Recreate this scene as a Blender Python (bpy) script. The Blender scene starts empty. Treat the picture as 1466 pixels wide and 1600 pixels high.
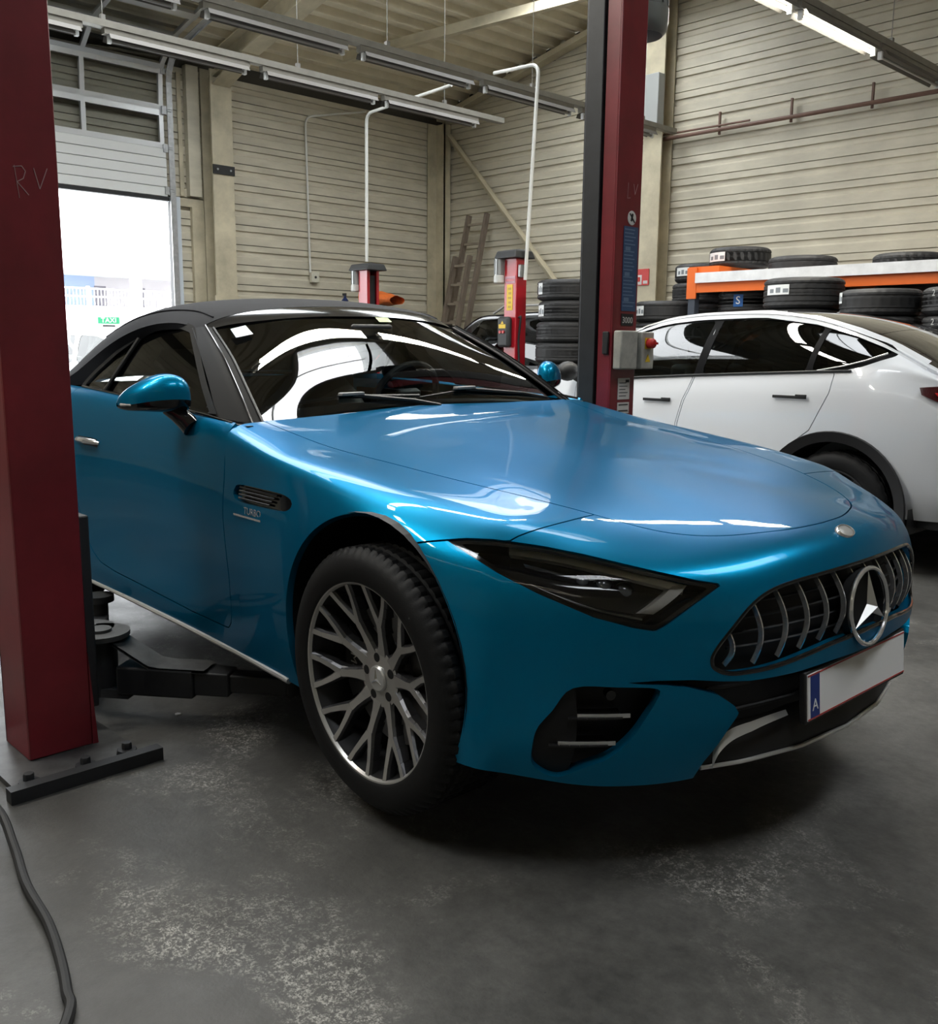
import bpy, math, random
import numpy as np
from mathutils import Matrix, Vector
random.seed(7)
SC = bpy.context.scene
COL = SC.collection
R = math.radians

# ---------------------------------------------------------------- camera
CAM_H = 1.28
_M = ((0.69292434, 0.12903157, -0.70937065), (0.72094817, -0.11107792, 0.68402883), (0.0094659, -0.98539969, -0.16999367))
cam = bpy.data.cameras.new('camera'); camo = bpy.data.objects.new('camera', cam); COL.objects.link(camo)
cam.sensor_fit = 'HORIZONTAL'; cam.sensor_width = 36.0; cam.lens = 1486.565/1466*36.0
cam.clip_start = .05; cam.clip_end = 400
_mw = Matrix.Identity(4)
for i in range(3):
    _mw[i][0] = _M[i][0]; _mw[i][1] = -_M[i][1]; _mw[i][2] = -_M[i][2]
_mw[2][3] = CAM_H
camo.matrix_world = _mw
SC.camera = camo

# ---------------------------------------------------------------- world, exposure
SC.view_settings.view_transform = 'Standard'; SC.view_settings.look = 'None'
SC.view_settings.gamma = 1.0; SC.view_settings.use_curve_mapping = False
SC.view_settings.exposure = 0.68
SKY = 8.0
w = bpy.data.worlds.new('overcast_sky'); SC.world = w; w.use_nodes = True
_bg = w.node_tree.nodes['Background']; _bg.inputs[0].default_value = (.93, .97, 1, 1); _bg.inputs[1].default_value = SKY
SC.cycles.max_bounces = 7; SC.cycles.diffuse_bounces = 5; SC.cycles.glossy_bounces = 5
SC.cycles.transparent_max_bounces = 12; SC.cycles.sample_clamp_indirect = 6.0
SC.cycles.caustics_reflective = False; SC.cycles.caustics_refractive = False

# room frame (metres): x runs along the right wall and the blue car, y runs along the left wall, camera at the origin
XW, YW = -12.58, 11.42          # left wall plane, right wall plane
XE, YS = 9.5, -9.0              # walls behind the camera
EAVE, SLOPE, RIDGE = 5.15, .211, -1.5
def roof_z(x): return EAVE + SLOPE*((x-XW) if x < RIDGE else (2*RIDGE-XW-x))
SKYLIGHTS_AND_FILL = [(-4.95, -3.65, 4.9, 6.5), (-9.0, -7.2, 7.4, 10.4), (-9.2, -7.2, 1.0, 6.2), (-5.0, -3.1, -3.0, -1.2), (.2, 1.9, 3.6, 6.6), (.5, 1.9, -1.0, 1.3)]   # x0,x1,y0,y1 openings in the roof; first two inferred, the rest added unseen as fill
def area_light(name, loc, rot, sx, sy, power, color=(1, 1, 1), portal=False):
    l = bpy.data.lights.new(name, 'AREA'); l.shape = 'RECTANGLE'; l.size = sx; l.size_y = sy; l.energy = power; l.color = color
    o = bpy.data.objects.new(name, l); COL.objects.link(o); o.location = loc; o.rotation_euler = rot
    if portal: l.cycles.is_portal = True
    return o
for i, (x0, x1, y0, y1) in enumerate(SKYLIGHTS_AND_FILL):
    xm, ym = (x0+x1)/2, (y0+y1)/2
    area_light('skylight_and_fill_portal', (xm, ym, roof_z(xm)+.42), (0, 0, 0), x1-x0+.1, y1-y0+.1, 1, portal=True)
area_light('gate_portal', (XW-.25, 4.45, 1.6), (0, R(-90), 0), 3.3, 4.1, 1, portal=True)

# ---------------------------------------------------------------- materials
MATS = {}
def nodes(m):
    m.use_nodes = True; nt = m.node_tree; return nt, nt.nodes, nt.links
def mat(name, color=(.5, .5, .5), rough=.5, metal=0., coat=0., coat_rough=.03, spec=.5, noise=0., nscale=8., bump=0., bscale=60., emit=None, estr=0., sheen=0., stretch=None, rvar=0., color2=None):
    if name in MATS: return MATS[name]
    m = bpy.data.materials.new(name); nt, N, L = nodes(m)
    b = N['Principled BSDF']
    b.inputs['Base Color'].default_value = (*color, 1); b.inputs['Roughness'].default_value = rough; b.inputs['Metallic'].default_value = metal
    b.inputs['Coat Weight'].default_value = coat; b.inputs['Coat Roughness'].default_value = coat_rough; b.inputs['Specular IOR Level'].default_value = spec
    if sheen: b.inputs['Sheen Weight'].default_value = sheen
    if emit: b.inputs['Emission Color'].default_value = (*emit, 1); b.inputs['Emission Strength'].default_value = estr
    if noise or bump or rvar:
        tc = N.new('ShaderNodeTexCoord'); mp = N.new('ShaderNodeMapping'); L.new(tc.outputs['Object'], mp.inputs[0])
        if stretch: mp.inputs['Scale'].default_value = stretch
    if noise or rvar:
        n = N.new('ShaderNodeTexNoise'); n.inputs['Scale'].default_value = nscale; n.inputs['Detail'].default_value = 6; n.inputs['Roughness'].default_value = .6
        L.new(mp.outputs[0], n.inputs[0])
    if noise:
        cr = N.new('ShaderNodeValToRGB'); cr.color_ramp.elements[0].position = .3; cr.color_ramp.elements[1].position = .7
        c2 = color2 or tuple(max(0, c*(1-noise)) for c in color); c3 = color if color2 else tuple(min(1, c*(1+noise*.5)) for c in color)
        cr.color_ramp.elements[0].color = (*c2, 1); cr.color_ramp.elements[1].color = (*c3, 1)
        L.new(n.outputs[0], cr.inputs[0]); L.new(cr.outputs[0], b.inputs['Base Color'])
    if rvar:
        mr = N.new('ShaderNodeMapRange'); mr.inputs[3].default_value = max(0, rough-rvar); mr.inputs[4].default_value = min(1, rough+rvar)
        L.new(n.outputs[0], mr.inputs[0]); L.new(mr.outputs[0], b.inputs['Roughness'])
    if bump:
        n2 = N.new('ShaderNodeTexNoise'); n2.inputs['Scale'].default_value = bscale; n2.inputs['Detail'].default_value = 4
        L.new(mp.outputs[0], n2.inputs[0]); bp = N.new('ShaderNodeBump'); bp.inputs['Strength'].default_value = bump; bp.inputs['Distance'].default_value = .01
        L.new(n2.outputs[0], bp.inputs['Height']); L.new(bp.outputs[0], b.inputs['Normal'])
    MATS[name] = m
    return m
def glass(name, tint=(.8, .85, .85), refl=1.0, rough=0.0, ior=1.5):
    if name in MATS: return MATS[name]
    m = bpy.data.materials.new(name); nt, N, L = nodes(m); N.remove(N['Principled BSDF'])
    out = N['Material Output']; tr = N.new('ShaderNodeBsdfTransparent'); tr.inputs[0].default_value = (*tint, 1)
    gl = N.new('ShaderNodeBsdfGlossy'); gl.inputs['Roughness'].default_value = rough; gl.inputs[0].default_value = (refl, refl, refl, 1)
    fr = N.new('ShaderNodeFresnel'); fr.inputs[0].default_value = ior
    mx = N.new('ShaderNodeMixShader'); L.new(fr.outputs[0], mx.inputs[0]); L.new(tr.outputs[0], mx.inputs[1]); L.new(gl.outputs[0], mx.inputs[2]); L.new(mx.outputs[0], out.inputs[0])
    MATS[name] = m; return m

# ---------------------------------------------------------------- objects
def tag(o, label=None, cat=None, group=None, kind=None):
    if label: o['label'] = label
    if cat: o['category'] = cat
    if group: o['group'] = group
    if kind: o['kind'] = kind
    return o
def empty(name, loc=(0, 0, 0), rot=(0, 0, 0), label=None, cat=None, group=None):
    o = bpy.data.objects.new(name, None); o.empty_display_size = .1; COL.objects.link(o); o.location = loc; o.rotation_euler = rot
    return tag(o, label, cat, group)
def copy_tree(o, parent=None):
    c = o.copy(); COL.objects.link(c)
    if parent is not None: c.parent = parent
    for ch in list(o.children): copy_tree(ch, c)
    return c
class MB:
    def __init__(s): s.v = []; s.f = []; s.mi = []; s.cur = 0
    def _add(s, vs, fs):
        b = len(s.v); s.v += [tuple(map(float, v)) for v in vs]; s.f += [tuple(b+i for i in f) for f in fs]; s.mi += [s.cur]*len(fs); return s
    def box(s, lo, hi, M=None):
        (x0, y0, z0), (x1, y1, z1) = lo, hi
        vs = [(x0, y0, z0), (x1, y0, z0), (x1, y1, z0), (x0, y1, z0), (x0, y0, z1), (x1, y0, z1), (x1, y1, z1), (x0, y1, z1)]
        if M is not None: vs = [tuple(M @ Vector(v)) for v in vs]
        return s._add(vs, [(0, 3, 2, 1), (4, 5, 6, 7), (0, 1, 5, 4), (1, 2, 6, 5), (2, 3, 7, 6), (3, 0, 4, 7)])
    def cbox(s, c, size, M=None): return s.box([c[i]-size[i]/2 for i in range(3)], [c[i]+size[i]/2 for i in range(3)], M)
    def bar(s, p, q, w, h, up=(0, 0, 1), w2=None, h2=None):
        """box of width w, height h from p to q"""
        p, q = Vector(p), Vector(q); d = (q-p).normalized(); u = Vector(up)
        if abs(d.dot(u)) > .98: u = Vector((1, 0, 0))
        sd = d.cross(u).normalized(); u = sd.cross(d)
        w2 = w if w2 is None else w2; h2 = h if h2 is None else h2
        vs = []
        for c, ww, hh in ((p, w, h), (q, w2, h2)):
            for a, b in ((-1, -1), (1, -1), (1, 1), (-1, 1)): vs.append(c+sd*(a*ww/2)+u*(b*hh/2))
        return s._add(vs, [(0, 1, 2, 3), (7, 6, 5, 4), (0, 4, 5, 1), (1, 5, 6, 2), (2, 6, 7, 3), (3, 7, 4, 0)])
    def tube(s, pts, r, n=10, cap=True, closed=False):
        P = [Vector(p) for p in pts]; m = len(P); rs = r if hasattr(r, '__len__') else [r]*m
        T = []
        for i in range(m):
            a = P[i-1] if (i > 0 or closed) else P[i]; b = P[(i+1) % m] if (i < m-1 or closed) else P[i]
            t = (b-a); T.append(t.normalized() if t.length > 1e-9 else Vector((0, 0, 1)))
        u = Vector((0, 0, 1)) if abs(T[0].z) < .9 else Vector((1, 0, 0))
        u = (u - T[0]*u.dot(T[0])).normalized(); vs = []
        for i in range(m):
            u = (u - T[i]*u.dot(T[i])).normalized(); v = T[i].cross(u)
            for k in range(n):
                a = 2*math.pi*k/n; vs.append(P[i]+(u*math.cos(a)+v*math.sin(a))*rs[i])
        fs = []
        for i in range(m if closed else m-1):
            for k in range(n):
                a, b = i*n+k, i*n+(k+1) % n; c, d = ((i+1) % m)*n+(k+1) % n, ((i+1) % m)*n+k
                fs.append((a, b, c, d))
        if cap and not closed: fs.append(tuple(range(n-1, -1, -1))); fs.append(tuple((m-1)*n+k for k in range(n)))
        return s._add(vs, fs)
    def cyl(s, p, q, r, n=20, r2=None): return s.tube([p, q], [r, r if r2 is None else r2], n)
    def lathe(s, prof, n=32, M=None, closed=False, a0=0., a1=2*math.pi):
        """profile (radius, height) spun about z"""
        full = abs(a1-a0-2*math.pi) < 1e-6; m = len(prof); k = n if full else n+1; vs = []
        for i in range(k):
            a = a0+(a1-a0)*i/n
            for r, z in prof: vs.append(Vector((r*math.cos(a), r*math.sin(a), z)))
        if M is not None: vs = [M @ v for v in vs]
        fs = []
        for i in range(n):
            j = (i+1) % k
            for q in range(m if closed else m-1):
                q2 = (q+1) % m; fs.append((i*m+q, j*m+q, j*m+q2, i*m+q2))
        return s._add(vs, fs)
    def prism(s, poly, z0, z1, M=None):
        """polygon (x,y) extruded along z"""
        n = len(poly); vs = [Vector((x, y, z0)) for x, y in poly]+[Vector((x, y, z1)) for x, y in poly]
        if M is not None: vs = [M @ v for v in vs]
        return s._add(vs, [tuple(range(n-1, -1, -1)), tuple(range(n, 2*n))]+[(i, (i+1) % n, n+(i+1) % n, n+i) for i in range(n)])
    def grid(s, G):
        nu, nv = len(G), len(G[0]); b = [p for row in G for p in row]
        return s._add(b, [(i*nv+j, i*nv+j+1, (i+1)*nv+j+1, (i+1)*nv+j) for i in range(nu-1) for j in range(nv-1)])
    def ico(s, c, r, sub=1, sc=(1, 1, 1)):
        n, m = 12, 8; vs = []
        for i in range(m+1):
            t = math.pi*i/m
            for k in range(n):
                a = 2*math.pi*k/n; vs.append((c[0]+r*sc[0]*math.sin(t)*math.cos(a), c[1]+r*sc[1]*math.sin(t)*math.sin(a), c[2]+r*sc[2]*math.cos(t)))
        return s._add(vs, [(i*n+k, (i+1)*n+k, (i+1)*n+(k+1) % n, i*n+(k+1) % n) for i in range(m) for k in range(n)])
    def mesh(s, name, mats, smooth=35):
        me = bpy.data.meshes.new(name); me.from_pydata(s.v, [], s.f)
        for m in (mats if isinstance(mats, (list, tuple)) else [mats]): me.materials.append(m)
        if any(s.mi): me.polygons.foreach_set('material_index', s.mi)
        if smooth:
            me.shade_smooth(); me.set_sharp_from_angle(angle=R(smooth))
        me.update(); return me
    def build(s, name, mats, parent=None, smooth=35, bevel=0., world=False, label=None):
        if world and parent is not None:
            bpy.context.view_layer.update(); inv = parent.matrix_world.inverted(); s.v = [tuple(inv @ Vector(v)) for v in s.v]
        o = bpy.data.objects.new(name, s.mesh(name, mats, smooth)); COL.objects.link(o)
        if parent is not None: o.parent = parent
        if bevel:
            b = o.modifiers.new('bevel', 'BEVEL'); b.width = bevel; b.segments = 2; b.limit_method = 'ANGLE'; b.angle_limit = R(40)
        if label: o['label'] = label
        return o
def link(name, me, parent=None, loc=(0, 0, 0), rot=(0, 0, 0), scale=(1, 1, 1)):
    o = bpy.data.objects.new(name, me); COL.objects.link(o); o.location = loc; o.rotation_euler = rot; o.scale = scale
    if parent is not None: o.parent = parent
    return o
def tri_obj(name, T, material, parent=None, label=None):
    """numpy triangle surface with its own smooth normals"""
    me = bpy.data.meshes.new(name); me.from_pydata(T.v.tolist(), [], T.f.tolist())
    mats = material if isinstance(material, (list, tuple)) else [material]
    for m in mats: me.materials.append(m)
    me.shade_smooth(); me.update()
    me.normals_split_custom_set_from_vertices(T.n.tolist())
    o = bpy.data.objects.new(name, me); COL.objects.link(o)
    if parent is not None: o.parent = parent
    if label: o['label'] = label
    return o
def text_obj(name, body, size, material, parent=None, loc=(0, 0, 0), rot=(0, 0, 0), extrude=.0005, align='CENTER', world_m=None, shear=0.):
    c = bpy.data.curves.new(name, 'FONT'); c.body = body; c.size = size; c.align_x = align; c.align_y = 'CENTER'; c.extrude = extrude; c.shear = shear
    c.resolution_u = 3
    tmp = bpy.data.objects.new(name, c); COL.objects.link(tmp)
    dg = bpy.context.evaluated_depsgraph_get(); me = bpy.data.meshes.new_from_object(tmp.evaluated_get(dg)); bpy.data.objects.remove(tmp)
    me.materials.clear(); me.materials.append(material)
    o = bpy.data.objects.new(name, me); COL.objects.link(o)
    if parent is not None: o.parent = parent
    if world_m is not None: o.matrix_local = world_m
    else: o.location = loc; o.rotation_euler = rot
    return o
# ---------------------------------------------------------------- numeric surfaces (numpy only)
def spl(P, m, mirror0=None, mirror1=None):
    """interpolating uniform cubic B-spline along axis 0; m samples per span."""
    P = np.asarray(P, float)
    def pad(Q):
        a = 2*Q[0]-Q[1] if mirror0 is None else Q[1]*mirror0
        b = 2*Q[-1]-Q[-2] if mirror1 is None else Q[-2]*mirror1
        return np.concatenate([a[None], Q, b[None]])
    C = P.copy()
    for _ in range(6):
        E = pad(C); C = C + (P - (E[:-2]+4*E[1:-1]+E[2:])/6)
    E = pad(C); n = len(P)-1
    t = np.arange(m)/m
    B = np.stack([(1-t)**3, 3*t**3-6*t**2+4, -3*t**3+3*t**2+3*t+1, t**3], 1)/6
    out = []
    for i in range(n):
        out.append(np.tensordot(B, E[i:i+4], axes=(1, 0)))
    out.append(P[-1][None])
    return np.concatenate(out)

def grid_surface(T, mu, mv, sym0=False, symv1=False):
    """T[level][station] -> dense (nu,nv,3): axis0 = level, axis1 = station."""
    T = np.asarray(T, float)
    mir = np.array([1., -1., 1.])
    A = spl(T, mu, None, mir if symv1 else None)
    A = np.swapaxes(A, 0, 1)
    A = spl(A, mv, mir if sym0 else None)
    return np.swapaxes(A, 0, 1)

class Tri:
    """triangle soup with shared verts + normals"""
    def __init__(s, v, n, f): s.v, s.n, s.f = np.asarray(v, float), np.asarray(n, float), np.asarray(f, int)
    @staticmethod
    def from_grid(G, flip=False):
        nu, nv = G.shape[:2]
        du = np.gradient(G, axis=0); dv = np.gradient(G, axis=1)
        N = np.cross(du, dv)
        L = np.linalg.norm(N, axis=2, keepdims=True)
        N = N/np.maximum(L, 1e-12)
        if flip: N = -N
        idx = np.arange(nu*nv).reshape(nu, nv)
        a, b, c, d = idx[:-1, :-1].ravel(), idx[1:, :-1].ravel(), idx[1:, 1:].ravel(), idx[:-1, 1:].ravel()
        F = np.concatenate([np.stack([a, b, c], 1), np.stack([a, c, d], 1)])
        if flip: F = F[:, ::-1]
        return Tri(G.reshape(-1, 3), N.reshape(-1, 3), F)
    def mirror(s):
        m = np.array([1., -1., 1.])
        return Tri(s.v*m, s.n*m, s.f[:, ::-1])
    def join(s, o): return Tri(np.concatenate([s.v, o.v]), np.concatenate([s.n, o.n]), np.concatenate([s.f, o.f+len(s.v)]))
    def clip(s, d):
        """keep the part where d > 0 (d: per-vertex scalar)"""
        d = np.where(np.abs(d) < 1e-9, 1e-9, d)
        pos = d > 0
        k = pos[s.f].sum(1)
        keep = s.f[k == 3]
        cut = s.f[(k == 1) | (k == 2)]
        V, N, F = [s.v], [s.n], [keep]
        cache = {}; newv = []; newn = []; base = len(s.v); nf = []
        def mid(i, j):
            key = (i, j) if i < j else (j, i)
            if key in cache: return cache[key]
            i, j = key
            t = d[i]/(d[i]-d[j])
            newv.append(s.v[i]*(1-t)+s.v[j]*t)
            q = s.n[i]*(1-t)+s.n[j]*t
            newn.append(q/max(np.linalg.norm(q), 1e-12))
            cache[key] = base+len(newv)-1
            return cache[key]
        for tri in cut:
            p = [pos[i] for i in tri]
            if sum(p) == 1:
                i = p.index(True); a, b, c = tri[i], tri[(i+1) % 3], tri[(i+2) % 3]
                nf.append((a, mid(a, b), mid(a, c)))
            else:
                i = p.index(False); a, b, c = tri[i], tri[(i+1) % 3], tri[(i+2) % 3]
                ab, ac = mid(a, b), mid(a, c)
                nf.append((ab, b, c)); nf.append((ab, c, ac))
        if newv:
            V.append(np.array(newv)); N.append(np.array(newn)); F.append(np.array(nf, int))
        t = Tri(np.concatenate(V), np.concatenate(N), np.concatenate(F))
        return t.compact()
    def compact(s):
        if len(s.f) == 0: return Tri(np.zeros((0, 3)), np.zeros((0, 3)), np.zeros((0, 3), int))
        u, inv = np.unique(s.f, return_inverse=True)
        return Tri(s.v[u], s.n[u], inv.reshape(s.f.shape))
    def boundary(s):
        e = np.concatenate([s.f[:, [0, 1]], s.f[:, [1, 2]], s.f[:, [2, 0]]])
        key = np.sort(e, 1)
        kk = key[:, 0].astype(np.int64)*10000000+key[:, 1]
        u, i, c = np.unique(kk, return_index=True, return_counts=True)
        return e[i[c == 1]]
    def skirt(s, depth, weld=2e-4):
        """fold every open edge inwards by depth"""
        b = s.boundary()
        if len(b) == 0: return s
        # a seam along the mirror plane is not an edge
        cen = np.abs(s.v[b[:, 0], 1]) + np.abs(s.v[b[:, 1], 1])
        b = b[cen > weld]
        p0, p1 = s.v[b[:, 0]], s.v[b[:, 1]]
        n0, n1 = s.n[b[:, 0]], s.n[b[:, 1]]
        tng = p1-p0; ln = np.linalg.norm(tng, axis=1, keepdims=True); ok = ln[:, 0] > 1e-7
        p0, p1, n0, n1, tng = p0[ok], p1[ok], n0[ok], n1[ok], tng[ok]/ln[ok]
        out = np.cross(tng, n0); out /= np.maximum(np.linalg.norm(out, axis=1, keepdims=True), 1e-9)
        m = len(p0)
        V = np.concatenate([p0, p1, p1-n1*depth, p0-n0*depth])
        N = np.concatenate([out, out, out, out])
        i = np.arange(m)
        F = np.concatenate([np.stack([i, i+2*m, i+m], 1), np.stack([i, i+3*m, i+2*m], 1)])
        return s.join(Tri(V, N, F))
    def offset(s, d): return Tri(s.v+s.n*d, s.n, s.f)

def poly_sd(pts2, poly):
    """signed distance to a closed polygon, positive inside"""
    P = np.asarray(pts2, float); Q = np.asarray(poly, float)
    A = Q; B = np.roll(Q, -1, 0)
    best = np.full(len(P), 1e9); inside = np.zeros(len(P), bool)
    for a, b in zip(A, B):
        ab = b-a; t = np.clip(((P-a)@ab)/max(ab@ab, 1e-12), 0, 1)
        best = np.minimum(best, np.hypot(*(P-(a+t[:, None]*ab)).T))
        c = ((a[1] > P[:, 1]) != (b[1] > P[:, 1]))
        with np.errstate(divide='ignore', invalid='ignore'):
            xi = (b[0]-a[0])*(P[:, 1]-a[1])/(b[1]-a[1]+1e-30)+a[0]
        inside ^= c & (P[:, 0] < xi)
    return np.where(inside, best, -best)

def smooth_poly(pts, m=6, closed=True):
    P = np.asarray(pts, float); n = len(P); out = []
    for i in range(n if closed else n-1):
        if closed: p0, p1, p2, p3 = P[i-1], P[i], P[(i+1) % n], P[(i+2) % n]
        else: p0, p1, p2, p3 = P[max(i-1, 0)], P[i], P[i+1], P[min(i+2, n-1)]
        for k in range(m):
            t = k/m
            out.append(.5*((2*p1)+(-p0+p2)*t+(2*p0-5*p1+4*p2-p3)*t*t+(-p0+3*p1-3*p2+p3)*t**3))
    if not closed: out.append(P[-1])
    return np.array(out)

# ---- blue roadster: front clip control net, loops from the centre of the nose round to the door, bottom to hood centre
SL_F = [
 [(.86,0,.275),(.842,.21,.273),(.795,.39,.268),(.735,.53,.254),(.665,.65,.252),(.59,.745,.258),(.515,.82,.272),(.44,.88,.282),(.365,.922,.288),(.15,.94,.288),(-.05,.94,.286),(-.25,.938,.285),(-.45,.93,.285),(-.6,.925,.285),(-0.900,0.917,0.285)],
 [(.885,0,.36),(.872,.21,.36),(.83,.39,.36),(.77,.53,.36),(.70,.645,.36),(.63,.738,.36),(.555,.812,.36),(.47,.875,.365),(.372,.924,.37),(.15,.950,.37),(-.05,.950,.37),(-.25,.948,.37),(-.45,.94,.37),(-.6,.933,.37),(-0.900,0.924,0.370)],
 [(.90,0,.47),(.885,.21,.47),(.842,.395,.47),(.778,.53,.47),(.712,.64,.47),(.638,.732,.475),(.558,.808,.48),(.468,.872,.48),(.372,.924,.48),(.15,.955,.48),(-.05,.958,.48),(-.25,.955,.48),(-.45,.946,.48),(-.6,.938,.48),(-0.900,0.926,0.480)],
 [(.905,0,.59),(.888,.21,.59),(.842,.395,.592),(.775,.53,.597),(.705,.638,.603),(.63,.729,.608),(.55,.803,.613),(.463,.866,.617),(.37,.917,.62),(.16,.953,.62),(-.05,.961,.62),(-.25,.958,.62),(-.45,.947,.62),(-.6,.938,.62),(-0.900,0.927,0.620)],
 [(.890,0,.695),(.873,.21,.697),(.826,.39,.703),(.762,.52,.711),(.69,.628,.720),(.612,.718,.731),(.53,.79,.742),(.445,.847,.752),(.355,.893,.76),(.16,.932,.765),(-.05,.949,.765),(-.25,.947,.765),(-.45,.936,.765),(-.6,.929,.763),(-0.900,0.921,0.762)],
 [(.856,0,.773),(.838,.20,.772),(.79,.365,.768),(.73,.49,.769),(.655,.595,.775),(.575,.68,.787),(.49,.745,.801),(.405,.797,.820),(.315,.843,.831),(.13,.887,.848),(-.06,.912,.861),(-.25,.914,.874),(-.45,.912,.885),(-.6,.908,.892),(-0.900,0.902,0.908)],
 [(.800,0,.806),(.782,.185,.805),(.735,.33,.800),(.675,.445,.799),(.605,.54,.805),(.53,.62,.818),(.45,.68,.834),(.365,.73,.855),(.28,.77,.866),(.11,.812,.888),(-.07,.838,.908),(-.26,.855,.929),(-.46,.866,.951),(-.61,.872,.970),(-0.900,0.866,1.016)],
 [(.68,0,.826),(.667,.165,.825),(.628,.29,.824),(.574,.39,.827),(.512,.47,.837),(.446,.535,.849),(.376,.585,.861),(.30,.62,.873),(.22,.645,.884),(.08,.668,.903),(-.08,.685,.921),(-.26,.70,.940),(-.46,.715,.960),(-.62,.728,.985),(-.85,.745,1.029)],
 [(.42,0,.864),(.415,.12,.864),(.395,.22,.863),(.36,.30,.869),(.315,.36,.876),(.26,.41,.885),(.19,.445,.896),(.12,.47,.906),(.045,.487,.916),(-.07,.503,.929),(-.19,.515,.942),(-.34,.525,.959),(-.52,.535,.979),(-.67,.542,.998),(-.87,.55,1.029)],
 [(.16,0,.903),(.16,.055,.903),(.145,.11,.905),(.12,.155,.908),(.085,.19,.912),(.04,.215,.918),(-.015,.237,.926),(-.075,.25,.934),(-.135,.26,.941),(-.22,.268,.951),(-.315,.275,.962),(-.435,.282,.976),(-.58,.288,.995),(-.72,.294,1.011),(-.90,.30,1.032)],
 [(.06,0,.919),(.055,0,.920),(.04,0,.922),(.015,0,.925),(-.015,0,.929),(-.05,0,.934),(-.095,0,.940),(-.145,0,.946),(-.20,0,.953),(-.275,0,.962),(-.365,0,.973),(-.48,0,.987),(-.61,0,1.003),(-.75,0,1.019),(-.915,0,1.039)],
]
def sl_front():
    T = np.array(SL_F, float); T[:, :, 1] *= -1
    return grid_surface(T, 13, 13, sym0=True, symv1=True)

# rear body side, from ahead of the door to the middle of the tail
SL_R = [
 [(-.45,.93,.285),(-.75,.92,.285),(-1.05,.915,.285),(-1.4,.915,.285),(-1.8,.92,.285),(-2.2,.93,.288),(-2.5,.94,.29),(-2.7,.94,.29),(-2.9,.935,.295),(-3.15,.915,.305),(-3.38,.86,.315),(-3.55,.75,.325),(-3.65,.55,.33),(-3.70,.28,.335),(-3.71,0,.335)],
 [(-.45,.94,.37),(-.75,.928,.37),(-1.05,.922,.37),(-1.4,.92,.37),(-1.8,.924,.37),(-2.2,.938,.375),(-2.5,.95,.38),(-2.7,.953,.38),(-2.9,.948,.385),(-3.15,.93,.39),(-3.4,.875,.395),(-3.59,.765,.40),(-3.70,.56,.40),(-3.755,.29,.40),(-3.77,0,.40)],
 [(-.45,.946,.48),(-.75,.932,.48),(-1.05,.920,.48),(-1.4,.914,.48),(-1.8,.918,.48),(-2.2,.938,.48),(-2.5,.955,.48),(-2.7,.96,.48),(-2.9,.957,.49),(-3.15,.938,.50),(-3.41,.88,.51),(-3.61,.77,.51),(-3.72,.57,.51),(-3.775,.29,.51),(-3.79,0,.51)],
 [(-.45,.947,.62),(-.75,.933,.62),(-1.05,.922,.62),(-1.4,.916,.62),(-1.8,.920,.62),(-2.2,.942,.62),(-2.5,.96,.62),(-2.7,.965,.63),(-2.9,.96,.64),(-3.15,.94,.65),(-3.41,.88,.66),(-3.60,.77,.66),(-3.71,.57,.66),(-3.76,.29,.66),(-3.775,0,.66)],
 [(-.45,.936,.76),(-.75,.925,.76),(-1.05,.918,.765),(-1.4,.913,.77),(-1.8,.917,.775),(-2.2,.938,.78),(-2.5,.956,.79),(-2.7,.961,.80),(-2.9,.955,.80),(-3.15,.932,.81),(-3.40,.87,.82),(-3.58,.76,.82),(-3.68,.56,.82),(-3.73,.28,.82),(-3.745,0,.82)],
 [(-.45,.912,.893),(-.755,.905,.90),(-1.05,.900,.915),(-1.4,.897,.93),(-1.8,.902,.94),(-2.2,.922,.95),(-2.5,.936,.955),(-2.7,.938,.96),(-2.9,.93,.965),(-3.15,.90,.97),(-3.39,.84,.97),(-3.57,.73,.97),(-3.67,.54,.97),(-3.72,.27,.97),(-3.735,0,.97)],
 [(-.46,.868,.968),(-.775,.876,.985),(-1.05,.880,1.01),(-1.4,.878,1.03),(-1.8,.878,1.048),(-2.2,.89,1.06),(-2.5,.892,1.065),(-2.7,.888,1.065),(-2.9,.875,1.062),(-3.15,.84,1.055),(-3.38,.78,1.045),(-3.56,.68,1.035),(-3.67,.50,1.03),(-3.725,.26,1.03),(-3.74,0,1.03)],
 [(-.47,.80,.985),(-.80,.835,1.025),(-1.05,.85,1.043),(-1.4,.846,1.062),(-1.8,.84,1.08),(-2.2,.835,1.096),(-2.5,.82,1.098),(-2.7,.80,1.095),(-2.9,.77,1.088),(-3.15,.72,1.075),(-3.36,.65,1.06),(-3.53,.56,1.045),(-3.64,.42,1.04),(-3.69,.22,1.04),(-3.705,0,1.04)],
]
def sl_rear():
    T = np.array(SL_R, float); T[:, :, 1] *= -1
    return grid_surface(T, 10, 12)
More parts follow.
